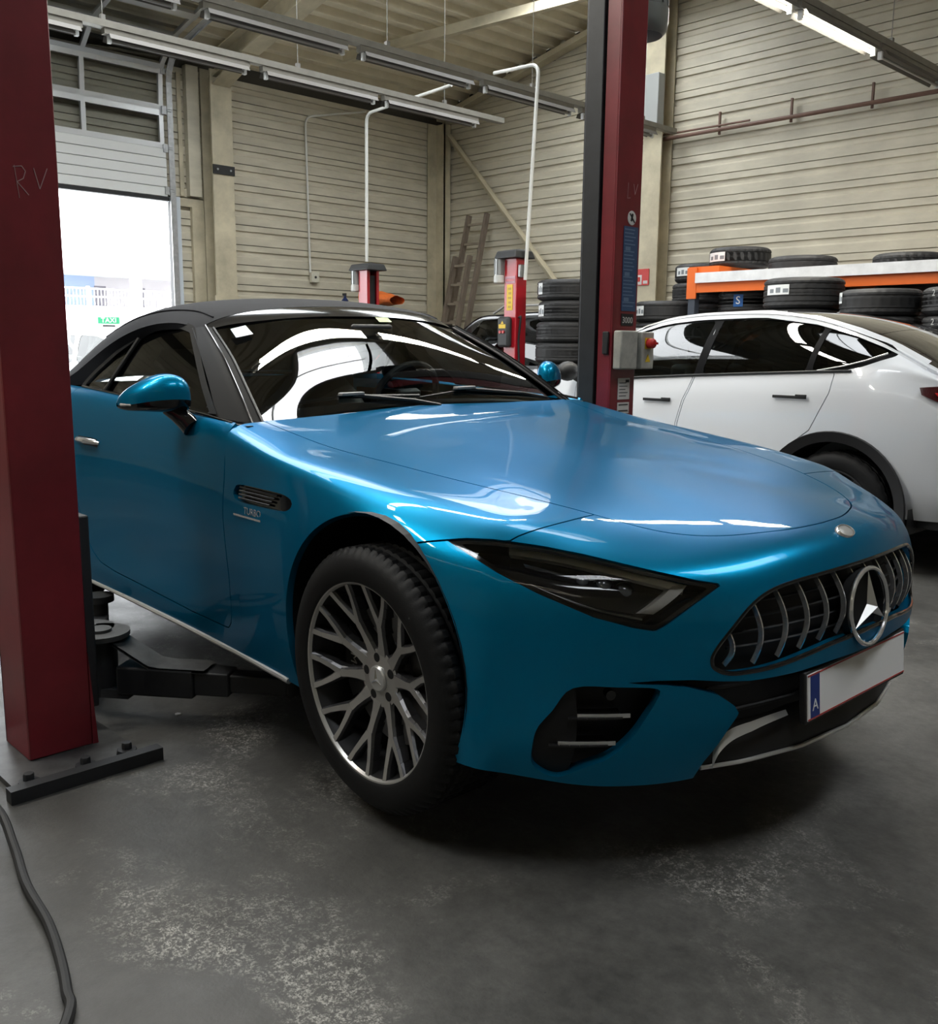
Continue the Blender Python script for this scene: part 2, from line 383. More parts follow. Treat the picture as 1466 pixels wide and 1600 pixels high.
# ================================================================ the building
WEAR = [(-2.2, 1.27, .34, .16), (-2.05, 1.62, .42, .14), (-1.78, .80, .22, .42), (-1.42, .98, .26, .16), (-.25, 2.35, .30, .30), (.1, 2.9, .5, .5), (-3.3, 2.0, .5, .3), (-2.75, 1.55, .30, .18), (-1.2, 1.9, .25, .12)]
def floor_material():
    m = bpy.data.materials.new('worn_concrete'); nt, N, L = nodes(m); b = N['Principled BSDF']
    tc = N.new('ShaderNodeTexCoord')
    def noise(scale, det=8, rough=.6, dist=0.):
        n = N.new('ShaderNodeTexNoise'); n.inputs['Scale'].default_value = scale; n.inputs['Detail'].default_value = det; n.inputs['Roughness'].default_value = rough; n.inputs['Distortion'].default_value = dist
        L.new(tc.outputs['Object'], n.inputs[0]); return n
    def ramp(src, p0, p1, c0=(0, 0, 0), c1=(1, 1, 1)):
        r = N.new('ShaderNodeValToRGB'); r.color_ramp.elements[0].position = p0; r.color_ramp.elements[1].position = p1
        r.color_ramp.elements[0].color = (*c0, 1); r.color_ramp.elements[1].color = (*c1, 1); L.new(src, r.inputs[0]); return r
    def mix(f, a, c):
        x = N.new('ShaderNodeMixRGB'); L.new(f, x.inputs[0])
        for i, q in ((1, a), (2, c)):
            if isinstance(q, tuple): x.inputs[i].default_value = (*q, 1)
            else: L.new(q, x.inputs[i])
        return x
    def mul(a, c):
        x = N.new('ShaderNodeMath'); x.operation = 'MULTIPLY'; L.new(a, x.inputs[0]); L.new(c, x.inputs[1]); return x
    base = ramp(noise(1.1, 9, .70).outputs[0], .32, .68, (.040, .039, .036), (.145, .141, .130))
    mott = ramp(noise(26, 9, .75).outputs[0], .30, .70, (.62, .62, .62), (1.25, 1.25, 1.25)); mm_ = N.new('ShaderNodeMixRGB'); mm_.blend_type = 'MULTIPLY'; mm_.inputs[0].default_value = 1.; L.new(base.outputs[0], mm_.inputs[1]); L.new(mott.outputs[0], mm_.inputs[2]); base = mm_
    stain = ramp(noise(.55, 5, .55, .8).outputs[0], .46, .66)
    col = mix(stain.outputs[0], base.outputs[0], (.034, .032, .029))
    # worn, flaking paint: fine flakes inside larger patches
    fl0 = ramp(noise(120, 8, .8, .2).outputs[0], .47, .55); fl1 = ramp(noise(34, 10, .78, .6).outputs[0], .45, .56)
    fl = mul(fl0.outputs[0], fl1.outputs[0])
    # worn zones: where wheels and feet have rubbed the coating off
    wear = None
    for cx, cy, rx, ry in WEAR:
        mp = N.new('ShaderNodeMapping'); mp.inputs['Location'].default_value = (-cx/rx, -cy/ry, 0); mp.inputs['Scale'].default_value = (1/rx, 1/ry, 0)
        L.new(tc.outputs['Object'], mp.inputs[0]); ln_ = N.new('ShaderNodeVectorMath'); ln_.operation = 'LENGTH'; L.new(mp.outputs[0], ln_.inputs[0])
        mr = N.new('ShaderNodeMapRange'); mr.inputs[1].default_value = 0; mr.inputs[2].default_value = 1.3; mr.inputs[3].default_value = .17; mr.inputs[4].default_value = 0; L.new(ln_.outputs['Value'], mr.inputs[0])
        if wear is None: wear = mr.outputs[0]
        else:
            a_ = N.new('ShaderNodeMath'); a_.operation = 'MAXIMUM'; L.new(wear, a_.inputs[0]); L.new(mr.outputs[0], a_.inputs[1]); wear = a_.outputs[0]
    ad = N.new('ShaderNodeMath'); ad.operation = 'ADD'; L.new(noise(1.6, 8, .7, .6).outputs[0], ad.inputs[0]); L.new(wear, ad.inputs[1])
    pt = ramp(ad.outputs[0], .54, .70)
    flake = mul(fl.outputs[0], pt.outputs[0])
    col2 = mix(flake.outputs[0], col.outputs[0], (.42, .405, .365))
    spk = ramp(noise(90, 3, .5).outputs[0], .24, .29, (1, 1, 1), (0, 0, 0))
    col3 = mix(spk.outputs[0], col2.outputs[0], (.03, .03, .03))
    L.new(col3.outputs[0], b.inputs['Base Color'])
    rg = N.new('ShaderNodeMapRange'); rg.inputs[1].default_value = .3; rg.inputs[2].default_value = .7; rg.inputs[3].default_value = .34; rg.inputs[4].default_value = .62
    L.new(noise(2.3, 7, .6).outputs[0], rg.inputs[0]); L.new(rg.outputs[0], b.inputs['Roughness'])
    bp = N.new('ShaderNodeBump'); bp.inputs['Strength'].default_value = .35; bp.inputs['Distance'].default_value = .004
    L.new(noise(45, 8, .7).outputs[0], bp.inputs['Height']); L.new(bp.outputs[0], b.inputs['Normal'])
    return m
M_FLOOR = floor_material()
M_SIDE = mat('cream_sheet', (.60, .555, .44), .48, noise=.22, nscale=1.3, stretch=(1, 1, 3.))
M_SIDE2 = mat('cream_steel', (.56, .50, .36), .5, noise=.28, nscale=3.)
M_BACK = mat('dark_joint', (.06, .055, .045), .8)
M_DECK = mat('cream_deck', (.74, .67, .51), .5, noise=.15, nscale=2.)
M_WHITE = mat('white_paint', (.75, .76, .75), .45)
M_ALU = mat('aluminium', (.62, .63, .64), .32, .9)
M_GALV = mat('galvanised', (.45, .46, .47), .42, .85, noise=.2, nscale=20)
M_DARK = mat('dark_rubber', (.015, .015, .016), .6)
M_GLASSW = glass('workshop_glass', (.82, .84, .84), 1.0)

fl = MB(); fl.box((XW-.3, YS-.3, -.3), (XE+.3, YW+.3, 0)); tag(fl.build('floor', M_FLOOR, smooth=0), kind='structure')

GATE_Y0, GATE_Y1, GATE_Z = 2.40, 6.48, 3.22
PITCH, Z0 = .281, 2.445-8*.281
def siding_profile():
    p = PITCH
    return [(0, -.03), (.009, -.03), (.010, 0), (.31*p, 0), (.325*p, -.026), (.54*p, -.026), (.63*p, 0), (p-.001, 0), (p-.001, -.03)]
def siding_mesh(L):
    prof = siding_profile(); mb = MB()
    mb.grid([[(u, d, -z) for z, d in prof] for u in (0, L)])
    return mb.mesh('siding_panel', M_SIDE, 20)
_sid = {}
def siding(parent, z_top, u0, u1, side):
    key = round(u1-u0, 2)
    if key not in _sid: _sid[key] = siding_mesh(u1-u0)
    # the panel runs along its local x, faces its local -y after rotation
    if side == 'left': link('siding_panel', _sid[key], parent, (XW, u1, z_top), (0, 0, R(-90)))
    else: link('siding_panel', _sid[key], parent, (u1, YW, z_top), (0, 0, R(180)))
wl = MB()
wl.box((XW-.2, YS, 0), (XW-.03, GATE_Y0, GATE_Z)); wl.box((XW-.2, GATE_Y1, 0), (XW-.03, YW+.2, GATE_Z)); wl.box((XW-.2, YS, GATE_Z), (XW-.03, YW+.2, EAVE+.1))
wall_left = tag(wl.build('wall_left', M_BACK, smooth=0), kind='structure')
wr = MB()
wr._add([(XW-.2, YW+.03, 0), (XE, YW+.03, 0), (XE, YW+.03, roof_z(XE)+.05), (RIDGE, YW+.03, roof_z(RIDGE)+.05), (XW-.2, YW+.03, EAVE+.05),
         (XW-.2, YW+.2, 0), (XE, YW+.2, 0), (XE, YW+.2, roof_z(XE)+.05), (RIDGE, YW+.2, roof_z(RIDGE)+.05), (XW-.2, YW+.2, EAVE+.05)],
        [(0, 1, 2, 3, 4), (9, 8, 7, 6, 5), (0, 5, 6, 1), (1, 6, 7, 2), (2, 7, 8, 3), (3, 8, 9, 4), (4, 9, 5, 0)])
wall_right = tag(wr.build('wall_right', M_BACK, smooth=0), kind='structure')
for i in range(-1, 28):
    zt = Z0+(i+1)*PITCH
    if zt-PITCH < -.02 and zt < .2: continue
    if zt <= EAVE+.05:
        if zt > GATE_Z+.12: siding(wall_left, zt, 1.0, YW, 'left')
        else: siding(wall_left, zt, GATE_Y1+.03, YW, 'left'); siding(wall_left, zt, YS, GATE_Y0-.03, 'left')
    x0 = XW
    if zt > EAVE: x0 = XW+max(0, (zt-PITCH*.5-EAVE)/SLOPE)
    if zt < roof_z(RIDGE): siding(wall_right, zt, x0, XE if zt <= EAVE else min(XE, 2*RIDGE-x0), 'right')
for i in range(11, 19):
    zt = Z0+(i+1)*PITCH
    if zt > GATE_Z+.12 and zt <= EAVE+.05: siding(wall_left, zt, YS, 1.0, 'left')
# plain walls behind the camera
wb = MB(); wb.box((XW, YS-.2, 0), (XE, YS, EAVE+.05))
wb._add([(XW, YS-.1, EAVE), (XE, YS-.1, EAVE), (RIDGE, YS-.1, roof_z(RIDGE))], [(0, 1, 2)])
tag(wb.build('wall_back', M_SIDE, smooth=0), kind='structure')
wf = MB(); wf.box((XE, YS, 0), (XE+.2, YW, EAVE+.05)); tag(wf.build('wall_front', M_SIDE, smooth=0), kind='structure')

# ---- roof deck: folded sheets running along y
cl = MB()
NSH = 40; DX = (RIDGE-XW)/NSH
def deck_mesh(y0, y1, dx, sl):
    mb = MB(); d = .085
    prof = [(0, 0), (.26*dx, 0), (.40*dx, d), (.86*dx, d), (dx, 0)]
    mb.grid([[(u, y, h+sl*u) for u, h in prof] for y in (y0, y1)][::-1])
    return mb.mesh('deck_sheet', M_DECK, 20)
_dk = {}
cmb = MB()
for s in (0, 1):
    for (a, b) in ((XW-.3, RIDGE),):
        pass
cmb.box((XW-.3, YS-.3, 0), (XW-.25, YW+.3, .05))
# outer roof skin with the skylight and fill-light holes left open
def skin(x0, x1, y0, y1):
    za, zb = roof_z(x0)+.12, roof_z(x1)+.12
    cmb._add([(x0, y0, za), (x1, y0, zb), (x1, y1, zb), (x0, y1, za), (x0, y0, za+.08), (x1, y0, zb+.08), (x1, y1, zb+.08), (x0, y1, za+.08)],
             [(0, 3, 2, 1), (4, 5, 6, 7), (0, 1, 5, 4), (1, 2, 6, 5), (2, 3, 7, 6), (3, 0, 4, 7)])
cmb.v.clear(); cmb.f.clear(); cmb.mi.clear()
xs = sorted({XW-.3, RIDGE, XE+.3, *[v for q in SKYLIGHTS_AND_FILL for v in q[:2]]})
for x0, x1 in zip(xs[:-1], xs[1:]):
    holes = sorted([(q[2], q[3]) for q in SKYLIGHTS_AND_FILL if q[0] <= x0+1e-6 and q[1] >= x1-1e-6]); y = YS-.3
    for a, b in holes:
        if a > y: skin(x0, x1, y, a)
        y = max(y, b)
    skin(x0, x1, y, YW+.3)
ceiling = tag(cmb.build('ceiling', M_DECK, smooth=0), kind='structure')
for s in (0, 1):
    for i in range(NSH):
        x = (XW+i*DX) if s == 0 else RIDGE+i*DX
        if x > XE: break
        sl = SLOPE if s == 0 else -SLOPE
        segs = []; y = YS
        for a, b in sorted([(q[2], q[3]) for q in SKYLIGHTS_AND_FILL if q[0] < x+DX-.02 and q[1] > x+.02]):
            segs.append((y, a)); y = b
        segs.append((y, YW))
        for a, b in segs:
            if b-a < .1: continue
            key = (round(a, 2), round(b, 2), s)
            if key not in _dk: _dk[key] = deck_mesh(a, b, DX, sl)
            link('deck_sheet', _dk[key], ceiling, (x, 0, roof_z(x+1e-6)))
for n, (x0, x1, y0, y1) in enumerate(SKYLIGHTS_AND_FILL):
    wn = tag(empty('window_%d' % (n+1), ((x0+x1)/2, (y0+y1)/2, roof_z((x0+x1)/2))), kind='structure')  # after the first two, openings added out of view to brighten the hall
    zb, zt = -.25, .40
    hx, hy = (x1-x0)/2, (y1-y0)/2
    for lo, hi in (((-hx-.06, -hy-.06, zb), (-hx, hy+.06, zt)), ((hx, -hy-.06, zb), (hx+.06, hy+.06, zt)), ((-hx, -hy-.06, zb), (hx, -hy, zt)), ((-hx, hy, zb), (hx, hy+.06, zt))):
        MB().box(lo, hi).build('curb_board', M_WHITE, wn, smooth=0)
    MB().box((-.02, -hy, zt-.06), (.02, hy, zt)).build('glazing_bar', M_WHITE, wn, smooth=0)

# ---- frames
def hbeam(name, p, q, w, h, t, material, parent, up=(0, 0, 1)):
    mb = MB(); p, q = Vector(p), Vector(q); d = (q-p).normalized(); u = Vector(up); sd = d.cross(u).normalized(); u = sd.cross(d)
    mb.bar(p+u*(h/2-t/2), q+u*(h/2-t/2), w, t, u); mb.bar(p-u*(h/2-t/2), q-u*(h/2-t/2), w, t, u); mb.bar(p, q, t, h-2*t, u)
    return mb.build(name, material, parent, smooth=0)
fr = empty('portal_frame', (XW+.2, 7.05, 0), label='cream steel portal frame column beside the roller gate with rafter above', cat='steel frame')
MB().box((.10, -.16, 0), (.13, .16, 4.95)).build('column_flange', M_SIDE2, fr, smooth=0)
MB().box((-.17, -.16, 0), (-.14, .16, 5.0)).build('column_flange', M_SIDE2, fr, smooth=0)
MB().box((-.14, -.012, 0), (.10, .012, 5.0)).build('column_web', M_SIDE2, fr, smooth=0)
MB().box((.09, -.175, 1.85), (.145, .175, 1.97)).build('base_joint', M_SIDE2, fr, smooth=0)
bnd = MB(); bnd.box((.131, -.165, 3.60), (.15, .165, 3.72)).build('clamp_band', M_DARK, fr, smooth=0)
mb = MB()
for y in (-.1, .1): MB().cyl((.15, y, 3.66), (.16, y, 3.66), .014, 8).build('clamp_bolt', M_GALV, fr)
pass
hb = hbeam('rafter', (.0, 0, 4.98), (11, 0, 4.98+SLOPE*11-.02), .26, .30, .02, M_SIDE2, fr)
mb = MB(); mb._add([(.13, -.13, 4.75), (.9, -.13, 5.0), (.13, .13, 4.75), (.9, .13, 5.0), (.13, -.13, 4.78), (.9, -.13, 5.02), (.13, .13, 4.78), (.9, .13, 5.02)], [(0, 2, 3, 1), (4, 5, 7, 6), (0, 1, 5, 4), (2, 6, 7, 3), (1, 3, 7, 5), (0, 4, 6, 2)])
mb.build('haunch_plate', M_SIDE2, fr, smooth=0)
cc_ = empty('corner_column', (XW+.1, YW-.1, 0), label='narrow cream steel column in the far corner of the walls', cat='steel frame')
MB().box((-.08, -.26, 0), (-.06, -.04, 4.95)).build('flange', M_SIDE2, cc_, smooth=0)
MB().box((-.06, -.07, 0), (.14, -.05, 4.95)).build('web', M_SIDE2, cc_, smooth=0)
MB().box((.12, -.07, 0), (.14, .07, 4.95)).build('flange', M_SIDE2, cc_, smooth=0)
gc = empty('gable_column', (-8.05, YW-.15, 0), label='cream steel column on the right wall behind the red lift post', cat='steel frame')
MB().box((-.15, -.13, 0), (.15, -.11, 6.1)).build('flange', M_SIDE2, gc, smooth=0)
MB().box((-.012, -.11, 0), (.012, .13, 6.1)).build('web', M_SIDE2, gc, smooth=0)
MB().box((-.15, .10, 0), (.15, .12, 6.1)).build('flange', M_SIDE2, gc, smooth=0)
MB().box((-.16, -.28, 4.22), (.17, -.131, 4.88)).build('junction_box', mat('grey_box', (.33, .34, .33), .5), gc, bevel=.01)
rk = MB(); rk.bar((XW+.05, YW-.10, EAVE-.10), (RIDGE, YW-.10, roof_z(RIDGE)-.10), .08, .17, (0, -1, 0)); 
tag(rk.build('rake_beam', M_SIDE2, smooth=0), 'cream sloping edge beam along the top of the right wall', 'beam')
st = MB(); st.bar((-11.5, 8.55, 5.20), (-8.25, 10.3, 5.75), .10, .02, (0, 0, 1)); st.bar((-11.5, 8.55, 5.27), (-8.25, 10.3, 5.82), .02, .12, (0, 0, 1))
tag(st.build('roof_strut', M_SIDE2, smooth=0), 'cream diagonal strut under the ribbed ceiling', 'beam')
br = MB(); br.bar((-12.30, YW-.08, 4.74), (-9.85, YW-.08, 2.24), .012, .11, (0, 0, 1)); br.bar((-12.28, YW-.13, 4.78), (-9.83, YW-.13, 2.28), .11, .012, (0, 0, 1))
tag(br.build('diagonal_brace', M_SIDE2, smooth=0), 'cream diagonal steel brace leaning across the right wall near the corner', 'beam')

# ---- sectional gate in the left wall, half open
gate = tag(empty('door_1', (XW+.12, 6.42, 0)), kind='structure')
def gsec(p0, p1, kind, n):
    """one section between the bottom line p0 and top line p1 (x,z), spanning y -4.0..-.1"""
    x0, z0 = p0; x1, z1 = p1; d = Vector((x1-x0, 0, z1-z0)); up = d.normalized(); Ls = d.length; nrm = Vector((0, -1, 0)).cross(up)
    P = lambda y, t, o=0.: Vector((x0, y, z0))+up*t+nrm*o
    if kind == 'solid':
        for i in range(5):
            mb = MB(); t0, t1 = Ls*i/5+.004, Ls*(i+1)/5-.004
            vs = [P(-4.0, t0), P(-.12, t0), P(-.12, t1), P(-4.0, t1), P(-4.0, t0, -.04), P(-.12, t0, -.04), P(-.12, t1, -.04), P(-4.0, t1, -.04)]
            mb._add(vs, [(0, 1, 2, 3), (7, 6, 5, 4), (0, 4, 5, 1), (1, 5, 6, 2), (2, 6, 7, 3), (3, 7, 4, 0)])
            mb.build('panel_rib', M_WHITE, gate, smooth=0, bevel=.006)
        MB().bar(P(-4.0, Ls/2, -.015), P(-.12, Ls/2, -.015), .012, Ls-.01, up).build('panel_core', M_GALV, gate, smooth=0)
    else:
        for t in (.035, Ls-.035): MB().bar(P(-4.0, t), P(-.12, t), .045, .07, up).build('rail', M_ALU, gate, smooth=0)
        for y in (-4.0, -2.63, -1.15-.05, -.16): MB().bar(P(y, .07), P(y, Ls-.07), .06, .045, nrm).build('stile', M_ALU, gate, smooth=0)
        for a, b in ((-3.97, -2.66), (-2.60, -1.23), (-1.17, -.19)):
            mb = MB(); mb._add([P(a, .07), P(b, .07), P(b, Ls-.07), P(a, Ls-.07)], [(0, 1, 2, 3)]); mb.build('pane', M_GLASSW, gate, smooth=0)
seq = [((0, 3.24), (0, 3.86), 'solid'), ((0, 3.86), (0, 4.34), 'glass'), ((0, 4.34), (.03, 4.86), 'glass'), ((.04, 4.87), (.42, 5.16), 'glass'), ((.43, 5.165), (1.0, 5.285), 'glass'), ((1.0, 5.285), (1.55, 5.40), 'glass')]
for i, (a, b, k) in enumerate(seq): gsec(a, b, k, i)
MB().box((-.03, -4.0, 3.19), (.03, -.1, 3.238)).build('bottom_seal', M_DARK, gate, smooth=0)
tr = MB(); pts = [(.03, -.02, 0), (.03, -.02, 4.7), (.06, -.02, 4.85), (.16, -.02, 4.98), (.42, -.02, 5.10), (2.0, -.02, 5.42)]
for p, q in zip(pts[:-1], pts[1:]): tr.bar(p, q, .012, .07, (1, 0, 0)); 
tr.build('track', M_GALV, gate, smooth=0)
tr2 = MB(); 
for p, q in zip(pts[:-1], pts[1:]): tr2.bar((p[0]+.03, -.06, p[2]), (q[0]+.03, -.06, q[2]), .07, .012, (1, 0, 0))
tr2.build('track', M_GALV, gate, smooth=0)
for z in (3.32, 3.86, 4.34, 4.84):
    rb = MB(); rb.box((.02, -.16, z-.05), (.06, -.10, z+.05)); rb.cyl((.05, -.1, z), (.05, -.04, z), .025, 10); rb.build('roller', M_GALV, gate)
MB().box((-.16, .0, 0), (.03, .06, 3.26)).build('jamb', mat('jamb_grey', (.55, .60, .65), .4), gate, smooth=0)
MB().box((-.16, -.03, 0), (-.02, .0, 3.22)).build('jamb_seal', M_DARK, gate, smooth=0)
MB().box((-.16, -4.1, 3.20), (-.06, 0, 3.26)).build('lintel', mat('jamb_grey'), gate, smooth=0)
MB().cyl((.55, -3.9, 5.02), (.55, -.05, 5.02), .02, 10).build('spring_shaft', M_GALV, gate)
# timber/steel trims beside the gate
t1 = MB(); t1.box((XW, 6.56, 3.30), (XW+.02, 6.62, 4.9)); tag(t1.build('trim_1', M_SIDE2, smooth=0), kind='structure')
t2 = MB(); t2.box((XW, 6.66, 3.30), (XW+.10, 6.84, 5.0)); tag(t2.build('trim_2', M_SIDE, smooth=0), kind='structure')
t3 = MB(); t3.box((XW, 6.50, 3.16), (XW+.05, 6.88, 3.27)); tag(t3.build('trim_3', M_SIDE2, smooth=0), kind='structure')
t4 = MB(); t4.box((XW, 6.70, 0), (XW+.06, 6.88, 3.16)); tag(t4.build('trim_4', M_SIDE2, smooth=0), kind='structure')

# ---- pipes and conduits
M_COND = mat('conduit_white', (.72, .72, .68), .4)
def fillet(pts, r=.09, n=5):
    P = [Vector(p) for p in pts]; out = [P[0]]
    for a, b, c in zip(P[:-2], P[1:-1], P[2:]):
        u = (a-b).normalized(); v = (c-b).normalized(); rr = min(r, (a-b).length/2, (c-b).length/2)
        for k in range(n+1):
            t = k/n; out.append((b+u*rr)*(1-t)**2+b*2*t*(1-t)+(b+v*rr)*t*t)
    return out+[P[-1]]
def conduit(pts, label, r=.016):
    return tag(MB().tube(fillet(pts, .12), r, 8).build('conduit', M_COND), label, 'conduit')
c1_ = conduit([(XW+.03, 8.66, 2.40), (XW+.03, 8.62, 4.66), (XW+.05, 9.75, 4.92)], 'thin white conduit running down the left wall to a socket')
conduit([(-10.29, 8.0, 2.39), (-10.27, 8.0, 4.24), (-8.66, 8.0, 4.30)], 'white conduit rising from the small red lift post with the open black channel', .02)
conduit([(-7.40, 7.97, 2.03), (-7.385, 7.97, 2.3), (-7.29, 8.0, 4.27), (-7.96, 8.0, 4.30)], 'white conduit rising from the red lift post with the yellow sticker', .02)
sk = empty('wall_socket', (XW+.02, 8.73, 2.33), label='small square socket box at the end of the wall conduit', cat='socket')
MB().box((-.02, -.07, -.08), (.05, .07, .08)).build('box', mat('socket_cream', (.62, .6, .5), .4), sk, bevel=.008)
MB().cyl((.05, 0, 0), (.056, 0, 0), .02, 12).build('outlet', M_DARK, sk)
M_RUST = mat('brown_pipe', (.16, .085, .06), .55, noise=.2)
pp = empty('wall_pipe', (-7.9, YW-.12, 4.10), label='thin brown pipe running level along the right wall', cat='pipe')
MB().tube([(-.6, 0, -.005), (16.5, 0, -.03)], .026, 8).build('pipe', M_RUST, pp)
MB().tube([(-.6, .02, .06), (1.2, .02, .045)], .014, 8).build('pipe', M_RUST, pp)
for dx in (.75, 1.75, 2.75, 3.8, 4.9):
    MB().box((dx-.012, .03, -.06), (dx+.012, .06, .22)).build('hanger', M_RUST, pp, smooth=0)

# ---- strip lights
M_LAMPH = mat('lamp_housing', (.26, .245, .21), .5, .2, noise=.15)
M_LAMPR = mat('lamp_reflector', (.12, .11, .095), .6, .0)
M_TUBE0 = mat('tube_off', (.30, .29, .27), .4)
M_TUBE1 = mat('tube_lit', (1, 1, 1), .3, emit=(1, .97, .86), estr=26)
M_WIRE = mat('wire_grey', (.25, .24, .22), .5, .5)
def lamp_proto(lit, L=1.50):
    hl = MB(); hl.box((-.035, 0, 0), (.035, L, .055)); refl = MB()
    refl.grid([[(-.085, y, -.045), (-.06, y, -.004), (-.03, y, 0), (.03, y, 0), (.06, y, -.004), (.085, y, -.045)] for y in (.03, L-.03)])
    refl.grid([[(.087, y, -.045), (.062, y, -.001), (-.062, y, -.001), (-.087, y, -.045)] for y in (.03, L-.03)])
    tb = MB(); tb.cyl((0, .06, -.045), (0, L-.06, -.045), .014, 12)
    eh = []
    for y in (.04, L-.06): eh.append(MB().box((-.02, y, -.07), (.02, y+.03, .005)))
    return [('housing', hl.mesh('lamp_housing', M_LAMPH, 0)), ('reflector', refl.mesh('lamp_reflector', M_LAMPR, 20)), ('tube', tb.mesh('lamp_tube', M_TUBE1 if lit else M_TUBE0))]+[('lampholder', e.mesh('lampholder', M_WHITE, 0)) for e in eh]
P_OFF, P_ON = lamp_proto(False), lamp_proto(True)
def lamp_row(x, z, y_list, lit, desc, labels=None):
    for i, y in enumerate(y_list):
        on = lit[i] if isinstance(lit, (list, tuple)) else lit
        lb = labels[i] if labels else desc
        e = empty('strip_light', (x, y, z), label=lb, cat='ceiling light', group='strip lights hung under the roof')
        for n, me in (P_ON if on else P_OFF): link(n, me, e)
        if on:
            l = bpy.data.lights.new('tube_light', 'AREA'); l.shape = 'RECTANGLE'; l.size = .16; l.size_y = 1.38; l.energy = LAMP_W; l.color = (1, .96, .86)
            lo = bpy.data.objects.new('tube_light', l); COL.objects.link(lo); lo.parent = e; lo.location = (0, .75, -.065)
LAMP_W = 26
def trunk(x, z, y0, y1, label):
    e = empty('lamp_trunking', (x, y0, z+.055), label=label, cat='lamp rail')
    MB().box((-.045, 0, 0), (.045, y1-y0, .06)).build('rail', M_LAMPH, e, smooth=0)
    y = .9
    while y < y1-y0:
        top = roof_z(x)-(z+.055)
        MB().cyl((0, y, .05), (0, y, top+.05), .004, 6).build('suspension_wire', M_WIRE, e)
        MB().box((-.02, y-.02, .06), (.02, y+.02, .11)).build('clip', M_WIRE, e, smooth=0)
        y += 2.1
X1, X2, X3, ZL = -9.0, -7.75, -4.22, 4.06
trunk(X1, ZL, 1.0, 9.2, 'narrow rail carrying the row of unlit strip lights nearest the gate')
lamp_row(X1, ZL, [2.3, 4.0, 5.65, 7.25], False, '', ['unlit strip light in the row nearest the gate, closest to the red post', 'unlit strip light just in front of the sloping glazed gate sections', 'unlit strip light in front of the cream column beside the gate', 'unlit strip light ending above the far corner column'])
trunk(X2, ZL, -3, 11.2, 'narrow rail carrying the middle row of unlit strip lights, ending behind the right lift post')
lamp_row(X2, ZL, [2.6, 4.3, 5.95, 7.6, 9.25], False, '', ['unlit strip light of the middle row nearest the top edge', 'unlit strip light of the middle row left of the joint clamp', 'unlit strip light in the centre of the middle row under the ceiling', 'unlit strip light of the middle row crossing the white conduit', 'unlit strip light of the middle row half hidden behind the red post'])
trunk(X3, ZL, -6, 11.0, 'rail carrying the row of lit strip lights at upper right')
lamp_row(X3, ZL, [9.33, 7.78, 6.2, 4.6, 3.0, 1.4, -.2, -1.8], [False, True, True, True, True, True, True, True], '', ['dark unlit strip light at the far right end of the bright row', 'brightly lit fluorescent strip light at upper right in front of the wall', 'lit strip light cut off by the top edge at upper right'] + ['lit strip light hanging above the cars, outside the picture']*5)

# ================================================================ blue convertible on the lift
M_BLUE = mat('blue_metallic', (.0, .105, .27), .33, .60, coat=.36, coat_rough=.008, spec=.2)
def _flake():
    nt, N, L = nodes(M_BLUE); b = N['Principled BSDF']
    lw = N.new('ShaderNodeLayerWeight'); lw.inputs[0].default_value = .35
    cr = N.new('ShaderNodeValToRGB'); cr.color_ramp.elements[0].color = (.0, .210, .40, 1); cr.color_ramp.elements[1].color = (.0, .115, .235, 1)
    cr.color_ramp.elements[0].position = .15; cr.color_ramp.elements[1].position = .85
    L.new(lw.outputs['Facing'], cr.inputs[0]); L.new(cr.outputs[0], b.inputs['Base Color'])
_flake()
M_BLUE.node_tree.nodes['Principled BSDF'].inputs['Specular Tint'].default_value = (.0, .38, .60, 1)
M_BLK = mat('gloss_black', (.006, .006, .007), .12, coat=.5)
M_PLAST = mat('black_plastic', (.012, .012, .013), .5)
M_MESHB = mat('intake_black', (.004, .004, .005), .6)
M_CHR = mat('chrome', (.82, .82, .83), .16, .8)
M_SATIN = mat('satin_silver', (.72, .72, .71), .30, .6)
M_FABR = mat('softtop_fabric', (.006, .007, .011), .8, bump=.15, bscale=900, spec=.3)
M_WS = glass('windscreen_glass', (.70, .76, .75), 1.0, ior=1.70)
M_SG = glass('side_glass', (.72, .80, .79), 1.0, ior=1.6)
M_LENS = glass('headlight_lens', (.93, .94, .95), 1.0, ior=1.40)
M_INT = mat('cabin_black', (.012, .012, .013), .6)
M_INT2 = mat('cabin_grey', (.05, .05, .052), .5)

CAR = empty('convertible_car', (0, 0, 0), label='metallic blue convertible with black soft top raised slightly on the red lift', cat='car')
CAR.matrix_world = Matrix.Translation((-1.8900253, 2.4334785, .0200880)) @ Matrix.Rotation(R(-2.2), 4, 'Z') @ Matrix.Rotation(R(1.2), 4, 'X')

F = Tri.from_grid(sl_front())
if F.n[np.argmax(F.v[:, 2])][2] < 0: F = Tri.from_grid(sl_front(), True)
F = F.join(F.mirror())
Q = Tri.from_grid(sl_rear())
if Q.n[len(Q.n)//3][1] > 0: Q = Tri.from_grid(sl_rear(), True)
Q = Q.join(Q.mirror())
W = lambda T: np.abs(T.v[:, 1])
XY = lambda T: np.stack([T.v[:, 0], T.v[:, 1]], 1)
XZ = lambda T: T.v[:, [0, 2]]
WZ = lambda T: np.stack([np.abs(T.v[:, 1]), T.v[:, 2]], 1)
GAP = .0022
def mir(h): return list(h)+[(a, -b) for a, b in reversed(h)]
